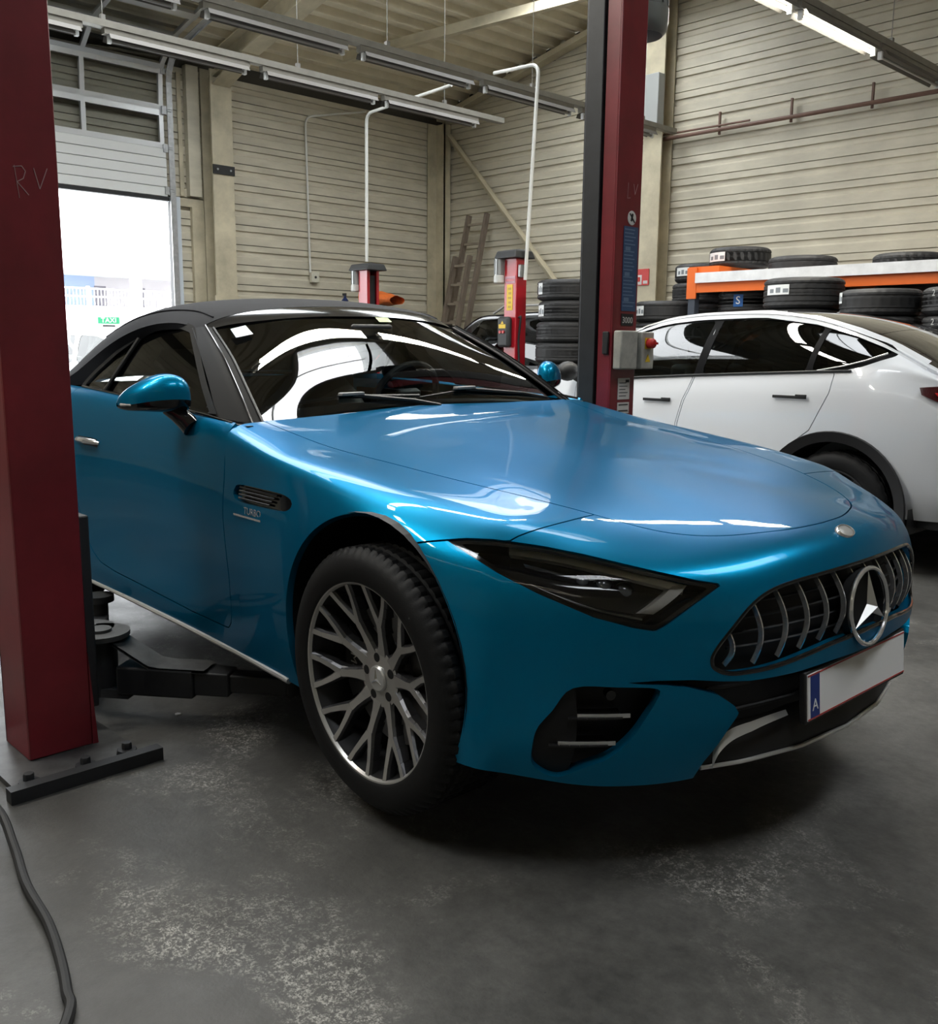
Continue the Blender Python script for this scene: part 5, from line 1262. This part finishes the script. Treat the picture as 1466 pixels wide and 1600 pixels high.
# panels: front door, rear door, body
D1 = np.array([(1.02, 1.3), (1.02, 1.10), (1.045, 1.02), (1.075, .95), (1.11, .80), (1.11, .60), (1.08, .45), (1.95, .45), (2.0, .70), (2.02, 1.0), (2.0, 1.3)])
D2 = np.array([(.05, 1.3), (.05, 1.13), (.06, 1.04), (.09, .97), (.16, .81), (.27, .72), (.36, .62), (.42, .45), (1.06, .45), (1.095, .60), (1.095, .80), (1.06, .95), (1.03, 1.02), (1.006, 1.10), (1.006, 1.3)])
bd = lowT
for dn, D in (('front_door', D1), ('rear_door', D2)):
    t = lowT.clip(poly_sd(XZ(lowT), D)-.003)
    for s in (-1, 1):
        q = t.clip(t.v[:, 1]*s); dd = tri_obj(dn, q.skirt(.02), M_WCAR, TES)
        hx = 1.27 if dn == 'front_door' else .30; hz = .945 if dn == 'front_door' else 1.005
        m = MB(); m.box((hx-.11, min(s*.945, s*.957), hz-.010), (hx+.11, max(s*.945, s*.957), hz+.008)); m.box((hx-.11, min(s*.945, s*.959), hz-.006), (hx-.04, max(s*.945, s*.959), hz+.016)); m.build('door_handle', M_PLAST, dd, bevel=.003)
    bd = bd.clip(-poly_sd(XZ(bd), D)-.003)
tri_obj('body', bd.skirt(.02), M_WCAR, TES)
fr_ = both(o_['frame']); 
fsd = lambda t: np.max([poly_sd(XZ(t), np.array(q)) for q in (winF, winR, winQ)], axis=0)+.028
for s in (-1, 1):
    q = fr_.clip(fr_.v[:, 1]*s); tri_obj('window_frame', q.clip(fsd(q)), mat('pillar_black'), TES); tri_obj('side_pillar', q.clip(-fsd(q)), M_WCAR, TES)
wn_ = both(o_['win'])
for s in (-1, 1):
    for nm, lo_, hi_, gm in (('front_window', .98, 9, M_DGL2), ('rear_window', .20, .975, M_DGL), ('quarter_window', -9, .198, M_DGL)):
        t = wn_.clip(wn_.v[:, 1]*s); t = t.clip(np.minimum(t.v[:, 0]-lo_, hi_-t.v[:, 0])); tri_obj(nm, t.offset(-.004), gm, TES)
    # white roof rail between window and glass roof
    m = MB(); pts = [(x, s*(wrT(x)+.012), railT(x)-.006) for x in np.linspace(-.44, 1.75, 26)]
    G = [[(x, y+s*.018, z-.028) for x, y, z in pts], [(x, y+s*.006, z+.004) for x, y, z in pts], [(x, y-s*.045, z+.022) for x, y, z in pts]]
    if s > 0: G = G[::-1]
    m.grid(G); m.build('roof_rail', M_WCAR, TES)
    m = MB(); m.tube([(x, s*(hwT(x)*.94+.006), beltT(x)+.004) for x in np.linspace(-.05, 1.85, 20)]+[], .008, 6); m.build('belt_trim', M_CHR if False else M_PLAST, TES)
    m = MB(); m.tube([(x, s*w_, z) for x, w_, z in ((.16, .898, 1.165), (0, .892, 1.195), (-.12, .878, 1.228), (-.235, .845, 1.272))], .005, 6); m.build('quarter_trim', M_SATIN, TES)
    for ax in (0, 2.62):
        m = MB(); n = 36; rows = [[], [], []]
        for k in range(n+1):
            a = R(-22+224*k/n)
            for row, rr, yy in zip(rows, (.456, .452, .392), (.958, .974, .960)):
                row.append((ax+rr*math.cos(a), s*yy*hwT(ax)/.95, .36+rr*math.sin(a)))
        m.grid(rows); m.build('arch_cladding', M_PLAST, TES)
        m = MB(); n = 20
        for k in range(n):
            a0, a1 = R(-20+220*k/n), R(-20+220*(k+1)/n); p = lambda a, y: (ax+.396*math.cos(a), s*y, .36+.396*math.sin(a)); m._add([p(a0, .94), p(a1, .94), p(a1, .6), p(a0, .6)], [(0, 1, 2, 3)])
        m.build('arch_liner', M_MESHB, TES)
    m = MB(); m.prism([(-.785, .99), (-.60, 1.03), (-.435, 1.085), (-.45, 1.10), (-.74, 1.10), (-.80, 1.05)], 0, .02, Matrix(((1, 0, 0, 0), (0, 0, s, s*.80), (0, 1, 0, 0), (0, 0, 0, 1)))); 
    m2 = MB(); m2.grid([[(x, s*(hwT(x)*.955+.006), z) for x, z in ((-.44, 1.085), (-.55, 1.095), (-.66, 1.09), (-.74, 1.06))], [(x, s*(hwT(x)*.985+.004), z) for x, z in ((-.46, 1.045), (-.55, 1.005), (-.66, .975), (-.74, .96))]]); m2.build('tail_light', mat('tail_dark', (.05, .004, .006), .12, coat=1.), TES)
    m2 = MB(); m2.grid([[(x, s*(hwT(x)*.97+.009), z) for x, z in ((-.52, 1.058), (-.62, 1.06), (-.72, 1.045))], [(x, s*(hwT(x)*.98+.009), z) for x, z in ((-.55, 1.025), (-.62, 1.01), (-.72, .995))]]); m2.build('tail_lamp', mat('tail_red', (.55, .02, .02), .2), TES)
    m = MB(); m.ico((2.0, s*1.03, 1.12), .09, sc=(.8, 1.1, .8)); m.tube([(1.98, s*.90, 1.05), (2.0, s*.98, 1.09)], .025, 8); m.build('door_mirror', M_PLAST, TES)
for nm, mt_ in (('roofp', M_ROOFG), ('screen', M_WS), ('hood', M_WCAR), ('rglass', M_ROOFG), ('tail', M_WCAR)):
    tri_obj({'roofp': 'glass_roof', 'screen': 'windscreen', 'hood': 'hood', 'rglass': 'rear_glass', 'tail': 'tailgate'}[nm], both(o_[nm]), mt_, TES)
m = MB(); m.box((-.70, -.80, .28), (3.1, .80, .33)); m.box((-.1, -.78, .33), (2.1, .78, .62)); m.build('underbody', M_PLAST, TES, smooth=0)
m = MB(); m.grid([[(-.46, s_*(.945), z) for s_ in (-1, 1)] for z in (.25, .40)]); m.grid([[(x, s_*hwT(x)*.985, .40), (x, s_*hwT(x)*.96, .27)] for s_ in (-1,) for x in np.linspace(-.46, -.80, 8)]); m.build('rear_valance', M_PLAST, TES)
for xx in (1.05, 1.0): pass
for s in (-1, 1):
    m = MB(); m.box((1.25, s*.38-.22, .6), (1.42, s*.38+.22, 1.18)); m.box((1.30, s*.38-.10, 1.18), (1.37, s*.38+.10, 1.36)); m.build('seat', mat('seat_white', (.5, .5, .48), .6) if False else M_INT, TES, bevel=.05)
m = MB(); m.grid([[(2.15, -.75, 1.02), (2.15, .75, 1.02)], [(1.85, -.75, 1.0), (1.85, .75, 1.0)], [(1.8, -.75, .6), (1.8, .75, .6)]]); m.build('dashboard', M_INT, TES)
m = MB(); m.box((1.62, -.12, 1.33), (1.65, .12, 1.385)); m.build('rear_view_mirror', M_PLAST, TES, bevel=.01)
TY2 = tyre_mesh(.345, .245, .25, 'crossover_tyre', 120)
for ax in (0, 2.62):
    for s in (-1, 1):
        w2_ = simple_wheel(TES, (ax, s*.945, .347), s, .345, .22, TY2, spokes=10, ang=.2)
        if ax == 0 and s == 1:
            for k, ch_ in enumerate('MICHELIN'):
                a = R(52-k*7.5); rr = .292
                text_obj('tyre_lettering', ch_, .036, mat('tyre_letter', (.035, .035, .036), .5), w2_, loc=(rr*math.cos(a), rr*math.sin(a), .0055), rot=(0, 0, a-R(90)))

# ---- dark van/SUV behind the small lift
M_BCAR = mat('black_car_paint', (.012, .013, .015), .25, coat=1.)
M_DGL3 = glass('dark_window', (.10, .11, .11), 1.0, ior=1.5)
def plain_car(name, loc, rotz, label, paint, L, hwv, roofh, wb, glassm, boxy=True, sc=1.0, trim=None, rails=False):
    e = empty(name, loc, (0, 0, rotz), label=label, cat='car')
    xr = -.9; xf = L-.9
    if boxy:
        rx = [xr, xr+.06, xr+.25, xr+.6, 1.0, 1.7, 1.95, 2.5, 2.95, wb+.3, xf-.15, xf]; rz = [.95, 1.25, roofh-.10, roofh-.01, roofh, roofh-.03, roofh-.06, roofh-.38, 1.08, 1.02, .92, .6]
        bl = ip([xr, 0, 2.0, 2.95, xf-.15, xf], [.90, 1.02, 1.02, 1.0, .86, .58])
    else:
        rx = [xr, xr+.06, xr+.45, .15, .8, 1.35, 1.75, 2.45, 2.8, wb+.3, xf-.15, xf]; rz = [.80, .98, 1.06, roofh-.12, roofh, roofh-.01, roofh-.06, 1.06, .98, .90, .80, .55]
        bl = ip([xr, 0, 2.0, 2.8, xf-.15, xf], [.78, .95, .93, .92, .76, .52])
    rfn = ip(rx, rz); rl = lambda x: rfn(x)-.06
    hw_ = ip([xr, xr+.15, xr+.5, 1, wb, xf-.3, xf], [hwv*.82, hwv*.93, hwv*.99, hwv, hwv*.985, hwv*.88, hwv*.6]); wr_ = ip([xr, .3, 1.8, 2.6, 3.2, xf], [hwv*.80, hwv*.76, hwv*.74, hwv*.82, hwv*.80, hwv*.5])
    xs_ = sorted(set([xr, xr+.05, xr+.25, -.3, 0, .4, .8, 1.2, 1.6, 1.95, 2.3, 2.65, 3.0, wb+.3, xf-.2, xf-.05, xf]))
    zt = roofh-.13; b0 = 1.06 if boxy else .98
    if boxy: wins_ = [[(-.62, b0), (.15, b0), (.15, zt), (-.50, zt-.02)], [(.25, b0), (1.12, b0), (1.12, zt), (.25, zt)], [(1.24, b0), (2.38, b0-.01), (2.1, zt-.26), (1.85, zt-.02), (1.24, zt)]]
    else: wins_ = [[(-.05, b0+.01), (.85, b0), (.85, zt), (.5, zt-.02), (.2, zt-.11)], [(.95, b0), (1.95, b0-.03), (1.6, zt-.12), (1.35, zt-.02), (.95, zt)]]
    o2, both2 = loft_car(name, xs_, hw_, .28, bl, rfn, rl, wr_, None, e, wins_, (0, wb), .38, (xr+.06, xr+(.55 if boxy else .9), 1.75 if boxy else 1.5, 2.75 if boxy else 2.4), arch_z=.34, res=6)
    end_caps(o2['ends'], e, (paint, paint))
    tri_obj('body', both2(o2['low']), paint, e); tri_obj('pillars', both2(o2['frame']), paint, e)
    for s in (-1, 1):
        t = o2['win'] if s < 0 else o2['win'].mirror(); tri_obj('side_windows', t.offset(-.006), glassm, e)
    for k2, n2, m2 in (('roofp', 'roof', paint), ('screen', 'windscreen', glassm), ('hood', 'hood', paint), ('rglass', 'rear_window', glassm), ('tail', 'tailgate', paint)):
        if len(o2[k2].f): tri_obj(n2, both2(o2[k2]), m2, e)
    MB().box((xr+.1, -hwv*.85, .25), (xf-.15, hwv*.85, .32)).build('underbody', M_PLAST, e, smooth=0)
    for ax in (0, wb):
        for s in (-1, 1): simple_wheel(e, (ax, s*(hwv-.02), .335), s, .335, .21, TY3, spokes=5)
    if rails:
        for s in (-1, 1): MB().tube([(-.6, s*hwv*.72, roofh-.02), (-.5, s*hwv*.72, roofh+.035), (1.5, s*hwv*.72, roofh+.035), (1.7, s*hwv*.72, roofh-.06)], .016, 8).build('roof_rail', M_SATIN, e)
    if trim:
        for s in (-1, 1): MB().tube([(x, s*(hw_(x)+.004), .83) for x in np.linspace(-.45, 2.4, 12)], .014, 6).build('side_trim', trim, e)
    return e
TY3 = tyre_mesh(.335, .225, .22, 'plain_tyre', 64)
plain_car('dark_van', (-7.55, 10.0, 0), R(180), 'black van with roof rails parked behind the small red lift post', M_BCAR, 4.5, .90, 1.80, 2.8, M_DGL3, True, trim=M_SATIN, rails=True)
plain_car('silver_van', (-11.28, 8.10, 0), R(-90), 'light silver van whose roof shows beyond the blue soft top', mat('silver_paint', (.55, .56, .55), .3, .6, coat=1.), 4.3, .86, 1.84, 2.6, M_DGL3, True)
TAXI = plain_car('taxi_car', (-15.1, 7.27, 0), R(200), 'pale taxi with green roof sign standing outside the open gate', mat('taxi_paint', (.45, .47, .46), .3, coat=1.), 4.5, .88, 1.56, 2.7, M_DGL2, False)
ts = empty('taxi_sign', (.95, 0, 1.60)); ts.parent = TAXI; ts.rotation_euler = (0, 0, R(-133.5))
m = MB(); m.prism([(-.27, 0), (.27, 0), (.23, .15), (-.23, .15)], -.06, .06, Matrix.Rotation(R(90), 4, 'X') @ Matrix.Identity(4)); m.v = [(x, y, z) for x, y, z in m.v]; m.build('sign_box', mat('taxi_sign_white', (.8, .85, .82), .4), ts)
MB().box((-.17, -.063, .022), (.17, -.0605, .13)).build('sign_panel', mat('taxi_green', (.03, .25, .12), .4), ts, smooth=0)
text_obj('sign_text', 'TAXI', .11, mat('taxi_sign_white'), ts, loc=(0, -.064, .076), rot=(R(90), 0, 0))
MB().box((-.10, -.05, -.03), (.10, .05, 0)).build('sign_foot', M_DARK, ts, smooth=0)
# ================================================================ small lift at the back
M_RED2 = mat('lift_red_bright', (.42, .012, .022), .35, coat=.4, coat_rough=.2)
M_CAPB = mat('cap_charcoal', (.035, .036, .037), .55)
M_MOT = mat('motor_silver', (.36, .37, .37), .4, .6)
def small_post(loc, ch, label):
    e = empty('lift_post', loc, label=label, cat='lift post'); H = 2.27
    if ch:      # channel opening towards +x
        MB().box((-.10, -.10, 0), (.08, -.092, H)).build('side_plate', M_RED2, e, smooth=0); MB().box((-.10, .092, 0), (.08, .10, H)).build('side_plate', M_RED2, e, smooth=0)
        MB().box((-.10, -.092, 0), (-.092, .092, H)).build('rear_plate', M_RED2, e, smooth=0)
        MB().box((.072, -.092, 0), (.08, -.055, H)).build('flange', M_RED2, e, smooth=0); MB().box((.072, .06, 0), (.08, .092, H)).build('flange', M_RED2, e, smooth=0)
        MB().box((-.03, -.055, .1), (.05, .055, H-.06)).build('channel_cover', M_LBLK, e, smooth=0)
    else:
        MB().box((-.10, -.085, 0), (.085, .085, H)).build('column', M_RED2, e, bevel=.008)
    q = 1.25 if ch else 1.0
    m = MB(); m._add([(-.19*q, -.17, H), (.14*q, -.17, H), (.14*q, .17, H), (-.19*q, .17, H), (-.17*q, -.14, H+.08), (.12*q, -.14, H+.08), (.12*q, .14, H+.08), (-.17*q, .14, H+.08), (-.06, 0, H+.105), (.04, 0, H+.105)],
                     [(3, 2, 1, 0), (0, 1, 5, 4), (1, 2, 6, 5), (2, 3, 7, 6), (3, 0, 4, 7), (4, 5, 9, 8), (6, 7, 8, 9), (5, 6, 9), (7, 4, 8)]); m.build('top_cover', M_CAPB, e, smooth=0, bevel=.012)
    mo_ = empty('lift_motor', (-.165, -.10, H-.27)); mo_.parent = e
    m = MB(); m.lathe([(0, 0), (.052, 0), (.063, .012), (.063, .085), (.055, .09)], 20); m.build('fan_cover', mat('motor_pale', (.60, .60, .57), .45), mo_)
    m = MB(); m.lathe([(.055, .085), (.055, .27)], 20); m.build('motor_body', M_MOT, mo_)
    for k in range(10):
        a = 2*math.pi*k/10; m = MB(); m.bar((.057*math.cos(a), .057*math.sin(a), .10), (.057*math.cos(a), .057*math.sin(a), .26), .005, .012, (math.cos(a), math.sin(a), 0)); m.build('cooling_fin', M_MOT, mo_, smooth=0)
    MB().box((-.2, -.2, 0), (.2, .2, .02)).build('base_plate', M_LGREY, e, smooth=0)
    return e
sp1 = small_post((-10.24, 8.0, 0), True, 'small red lift post with open black channel near the left wall')
sp2 = small_post((-7.57, 8.0, 0), False, 'small red lift post with yellow sticker and black switch box')
fy = -.086
def fbox(e, x0, x1, z0, z1, m_, n, d=.003): return MB().box((x0, fy-d, z0), (x1, fy+.001, z1)).build(n, m_, e, smooth=0)
fbox(sp2, -.085, .07, 2.00, 2.075, mat('sticker_pink', (.55, .30, .36), .5), 'brand_sticker'); fbox(sp2, -.07, .055, 2.02, 2.045, M_RED2, 'sticker_print', .004)
fbox(sp2, -.055, .035, 1.70, 1.985, M_YEL, 'warning_sticker')
for k in range(5): fbox(sp2, -.035+.008*(k % 2), .012, 1.725+k*.05, 1.75+k*.05, mat('sticker_ochre', (.45, .27, .01), .5), 'sticker_print', .004)
sb = empty('switch_box', (-.04, -.088, 1.46)); sb.parent = sp2
MB().box((-.095, -.075, -.17), (.085, .0, .17)).build('housing', M_CAPB, sb, bevel=.03)
MB().box((-.06, -.078, .04), (.045, -.074, .085)).build('warning_label', M_YEL, sb, smooth=0)
m = MB(); m._add([(-.03, -.076, .09), (.015, -.076, .09), (-.007, -.076, .125)], [(0, 1, 2)]); m.build('warning_triangle', M_YEL, sb, smooth=0)
for x in (-.035, .015): m = MB(); m.cyl((x, -.075, .0), (x, -.09, .0), .017, 12); m.build('push_button', mat('switch_red'), sb)
fbox(sp2, -.05, .03, 1.10, 1.155, M_STK, 'type_plate')
lev = MB(); lev.tube(fillet([(.10, -.05, 1.62), (.135, -.05, 1.64), (.12, -.05, 1.52), (.10, -.05, 1.36), (.115, -.05, 1.15), (.11, -.05, .3)], .05), .012, 8); lev.build('release_cable', M_DARK, sp2)
jb = MB(); jb.box((.09, -.07, 2.06), (.13, .0, 2.20)); jb.build('junction_box', M_MOT, sp2, bevel=.01)

# ================================================================ wooden ladder
M_WOOD = mat('weathered_wood', (.19, .15, .115), .7, noise=.35, nscale=6., stretch=(3, 3, .5))
def ladder(name, b0, t0, wdt_b, wdt_t, nr, z_start, label):
    e = empty(name, b0, label=label, cat='ladder'); d = Vector(t0)-Vector(b0)
    for s in (0, 1):
        off_b, off_t = Vector((wdt_b*s, 0, 0)), Vector((wdt_t*s, 0, 0)); MB().bar(off_b, d+off_t, .055, .085, (0, 1, 0)).build('rail', M_WOOD, e, smooth=0)
    for k in range(nr):
        f = z_start+(k+.5)/nr*(1-z_start); p = d*f; w_ = wdt_b+(wdt_t-wdt_b)*f
        MB().bar(p, p+Vector((w_, 0, 0)), .045, .035, (0, 0, 1)).build('rung', mat('rung_wood', (.30, .25, .19), .7, noise=.3), e, smooth=0)
    return e
ladder('wooden_ladder', (-12.02, 10.68, 0), (-11.72, 11.24, 3.42), .46, .42, 11, .0, 'weathered wooden ladder leaning against the right wall, taller section')
ladder('wooden_ladder', (-11.98, 10.52, 0), (-11.76, 10.98, 2.75), .36, .34, 9, .0, 'shorter wooden ladder section leaning in front of the taller one')

# ================================================================ tyre rack
M_TY2 = mat('new_tyre_rubber', (.022, .022, .023), .6)
def tyre_kind(Ro, Ri, wd, name):
    me = tyre_mesh(Ro, Ri, wd, name, 110); me.materials.clear(); me.materials.append(M_TY2); return me
TK = {'a': (tyre_kind(.325, .21, .215, 'tyre_wide'), .325, .215), 'b': (tyre_kind(.345, .22, .265, 'tyre_large'), .345, .265), 'c': (tyre_kind(.31, .20, .195, 'tyre_narrow'), .31, .195)}
M_LAB = mat('tyre_label', (.72, .74, .74), .5); M_LABK = mat('label_print', (.20, .22, .24), .6); M_LABB = mat('label_blue', (.01, .09, .30), .5)
def put_tyre(k, x, y, z, label, sticker=None, rot=0., chalk=None, group='tyres on and beside the rack'):
    me, r_, wd = TK[k]
    e = empty('tyre', (x, y, z), (0, 0, rot), label=label, cat='tyre', group=group)
    link('rubber_ring', me, e, (0, 0, wd))
    if sticker:
        ang, wid, hgt, zc, kind = sticker; ang = R(ang)-rot
        m = MB(); n = 6; rr = r_+.003
        m.grid([[(rr*math.cos(ang+(i/n-.5)*wid/rr), rr*math.sin(ang+(i/n-.5)*wid/rr), zc+dz) for i in range(n+1)] for dz in (-hgt/2, hgt/2)])
        st_ = m.build('sticker', M_LABB if kind == 'blue' else M_LAB, e)
        if kind == 'blue':
            a = ang; mw = Matrix.Translation(((rr+.002)*math.cos(a), (rr+.002)*math.sin(a), zc)) @ Matrix.Rotation(a+R(90), 4, 'Z') @ Matrix.Rotation(R(90), 4, 'X')
            text_obj('sticker_letter', 'S', .11, M_LAB, e, world_m=mw)
        else:
            for q in range(3):
                f = -.33+.30*q; m = MB(); r2 = rr+.001
                m.grid([[(r2*math.cos(ang+(f+g)*wid/rr), r2*math.sin(ang+(f+g)*wid/rr), zc+dz) for g in (0, .10, .2)] for dz in (-hgt*.3, hgt*(.1+.12*(q % 2)))]); m.build('sticker_print', M_LABK, e)
    if chalk:
        for tx, zc in chalk:
            n = len(tx)
            for i, ch_ in enumerate(tx):
                if ch_ == ' ': continue
                a = R(-118)+i*.062/r_*1.1-rot; rr = r_+.002
                mw = Matrix.Translation((rr*math.cos(a), rr*math.sin(a), zc)) @ Matrix.Rotation(a+R(90), 4, 'Z') @ Matrix.Rotation(R(90), 4, 'X')
                text_obj('chalk_mark', ch_, .07, mat('chalk', (.42, .43, .42), .8), e, world_m=mw)
    return e
# free-standing pile left of the lift post
for k in range(9):
    st_ = None
    if k == 8: st_ = (-112, .10, .12, .12, 'w')
    if k == 7: st_ = (-116, .15, .12, .11, 'w')
    nm = {8: 'topmost tyre of the tall pile beside the small lift post', 7: 'second tyre from the top of the tall pile, white label', 6: 'third tyre from the top of the tall pile', 5: 'fourth tyre from the top of the tall pile', 4: 'fifth tyre from the top of the tall pile'}.get(k, 'tyre low in the tall free-standing pile, hidden behind the blue car')
    put_tyre('a', -6.98+.012*math.sin(k*2.1), 8.2+.012*math.cos(k*1.7), .005+k*.2245, nm, st_, .4*k)
# rack frame
M_ORG = mat('rack_orange', (.72, .14, .02), .4); M_UPR = mat('rack_upright', (.045, .055, .075), .45)
M_BRD = mat('white_board', (.70, .71, .73), .5, noise=.15, nscale=9.)
RX0, RX1, RY0, RY1 = -5.66, -1.2, 8.66, 9.66
rack = empty('tyre_rack', (RX0, RY0, 0), label='orange and grey steel rack with white shelf board holding tyres', cat='rack')
for xx in (0, RX1-RX0):
    for yy in (0, RY1-RY0): MB().box((xx-.04, yy-.04, 0), (xx+.04, yy+.04, 2.10)).build('upright', M_UPR, rack, smooth=0)
    MB().box((xx-.055, -.055, 1.80), (xx+.055, -.038, 2.11)).build('beam_connector', M_ORG, rack, smooth=0)
    MB().box((xx-.05, -.03, 2.02), (xx+.30, .65, 2.12)).build('end_bracket', M_ORG, rack, smooth=0)
for zz in (.62, 1.32, 1.86):
    for yy in (-.05, RY1-RY0): MB().box((.045, yy, zz), (RX1-RX0-.045, yy+.04, zz+.11)).build('beam', M_ORG, rack, smooth=0)
    MB().box((.045, -.01, zz+.085), (RX1-RX0-.045, RY1-RY0, zz+.108)).build('shelf', M_BRD, rack, smooth=0)
MB().box((.06, -.085, 1.955), (RX1-RX0, -.052, 2.055)).build('shelf_edge_board', M_BRD, rack, smooth=0)
ZS = 1.4285
HID = 'tyre low on the rack or in its piles, hidden behind the white car'
def column(k, x, y, n, z0, names, stickers=None, chalk=None):
    h_ = TK[k][2]+.009
    for i in range(n):
        t_ = n-1-i
        put_tyre(k, x+.008*math.sin(i*2.3), y+.008*math.cos(i*1.9), z0+.005+i*h_, names.get(t_, HID), (stickers or {}).get(t_), .37*i, (chalk or {}).get(t_))
column('a', -5.22, 9.03, 2, ZS, {0: 'rack tyre with square blue sticker below the white board'}, {0: (-82, .10, .12, .115, 'blue')})
column('a', -4.42, 9.03, 2, ZS, {0: 'rack tyre partly hidden behind the large labelled tyre'})
column('a', -3.62, 9.03, 2, ZS, {0: 'rack tyre under the orange beam near the right edge'})
column('b', -4.24, 8.23, 7, 0, {0: 'large tyre with wide white label topping a pile in front of the rack'}, {0: (-104, .25, .085, .16, 'w')})
column('a', -3.50, 8.16, 8, 0, {0: 'tyre with small white label at its left edge, in front of the rack'}, {0: (-146, .14, .09, .15, 'w')})
column('a', -2.83, 8.20, 8, 0, {0: 'upper chalk-marked tyre at the right edge of the picture', 1: 'lower chalk-marked tyre at the right edge of the picture'}, None, {0: [('275 50 17', .165), ('   K', .05)], 1: [('225 50 17', .165)]})
put_tyre('a', -4.70, 9.08, 1.974, 'plain tyre lying on the top board of the rack', None, .9)
put_tyre('c', -5.42, 9.12, 2.126, 'labelled tyre on top of the rack end bracket', (-112, .26, .09, .10, 'w'), .4)
put_tyre('c', -3.72, 9.20, 1.974, 'tyre just showing its top edge above the white board', None, .3)
column('a', -6.12, 8.82, 8, 0, {0: 'pile tyre with white label just left of the rack upright', 1: 'second labelled pile tyre just above the white car roof'}, {0: (-112, .16, .10, .115, 'w'), 1: (-115, .17, .10, .11, 'w')})
column('a', -6.10, 9.50, 9, 0, {0: 'plain tyre at the back of the piles left of the rack'})
put_tyre('c', -6.10, 9.50, 2.022, 'tyre with white label topping the rear pile left of the rack', (-105, .20, .09, .11, 'w'), .2)
# fire extinguisher sign on the column
fs = empty('fire_sign', (-8.12, YW-.29, 2.27), label='red and white fire extinguisher sign on the right wall column', cat='sign')
MB().box((-.11, -.006, -.11), (.11, .004, .11)).build('panel', mat('sign_red', (.55, .03, .025), .4), fs, smooth=0)
MB().box((-.09, -.008, -.10), (-.005, -.005, .03)).build('pictogram_field', M_STK, fs, smooth=0)
m = MB(); m.cyl((-.05, -.009, -.06), (-.05, -.009, .0), .018, 10); m.build('pictogram', mat('sign_red'), fs)
MB().box((.02, -.008, -.09), (.09, -.005, -.05)).build('pictogram_field', M_STK, fs, smooth=0)
# things on the far car roof
bg = empty('orange_bag', (-10.98, 8.75, 1.845), label='orange folded tarpaulin lying beyond the small lift post', cat='bag')
G = []
for i in range(13):
    u = i/12; row = []
    for k in range(17):
        a = 2*math.pi*k/16; hh = .15*(1-.55*u)*(1+.12*math.sin(5*a+i)); ww = .17*(1-.2*u)
        row.append((-.27+.68*u, ww*math.cos(a), .14*(1-.4*u)+hh*math.sin(a)*.9))
    G.append(row)
m = MB(); m.grid(G); m.build('folds', mat('orange_tarp', (.62, .13, .02), .55, noise=.3, nscale=14), bg, smooth=25)
m = MB(); m.tube([(-.26, -.12, .16), (.0, -.14, .13), (.30, -.10, .08)], .012, 6); m.build('strap', mat('orange_tarp'), bg)
bt_ = empty('spray_bottle', (-11.75, 8.72, 1.84), label='small dark blue bottle standing near the far corner column', cat='bottle')
m = MB(); m.lathe([(0, 0), (.05, 0), (.052, .01), (.052, .12), (.02, .16), (.02, .19), (0, .19)], 16); m.build('body', mat('bottle_blue', (.01, .02, .08), .3), bt_)
m = MB(); m.box((-.05, -.012, .19), (.025, .012, .225)); m.build('trigger', M_DARK, bt_)

# ================================================================ outside the gate
M_OUT = mat('outdoor_concrete', (.55, .55, .54), .8, noise=.1)
M_BW = mat('facade_white', (.80, .80, .80), .6); M_BB = mat('facade_blue', (.22, .28, .42), .6); M_BG = mat('facade_grey', (.35, .33, .34), .6)
yd = MB(); yd.box((-70, -40, -.35), (XW-.31, 60, -.02)); tag(yd.build('yard_ground', M_OUT, smooth=0), kind='structure')
hb_ = empty('office_building', (-35, 15, 0), label='white building with gallery railing seen through the open gate', cat='building')
MB().box((-8, -14, 0), (1.0, 14, 2.62)).build('base_wall', M_BW, hb_, smooth=0)
MB().box((-8, -14, 2.62), (-1.2, .25, 4.4)).build('upper_wall', M_BB, hb_, smooth=0)
MB().box((-8, .25, 2.62), (-1.2, 14, 4.4)).build('upper_wall', M_BG, hb_, smooth=0)
MB().box((-8.3, -14.3, 3.78), (1.3, 14.3, 4.3)).build('roof_slab', M_BW, hb_, smooth=0)
for y in (.95, 3.4, -4, -8): MB().box((.6, y-.16, 2.62), (.92, y+.16, 3.8)).build('pillar', M_BW, hb_, smooth=0)
for y in (.45, 2.0): MB().box((-1.22, y-.22, 2.62), (-1.18, y+.22, 3.45)).build('door', mat('door_dark', (.12, .11, .13), .5), hb_, smooth=0)
for k in range(60):
    y = -4+k*.125; MB().box((.80, y-.012, 2.66), (.82, y+.012, 3.22)).build('baluster', M_BW, hb_, smooth=0)
for z in (2.92, 3.20): MB().box((.79, -4.05, z), (.84, 3.6, z+.05)).build('handrail', M_BW, hb_, smooth=0)
for y in (-.85, 2.2): MB().box((.76, y-.05, 2.62), (.86, y+.05, 3.3)).build('railing_post', M_BW, hb_, smooth=0)
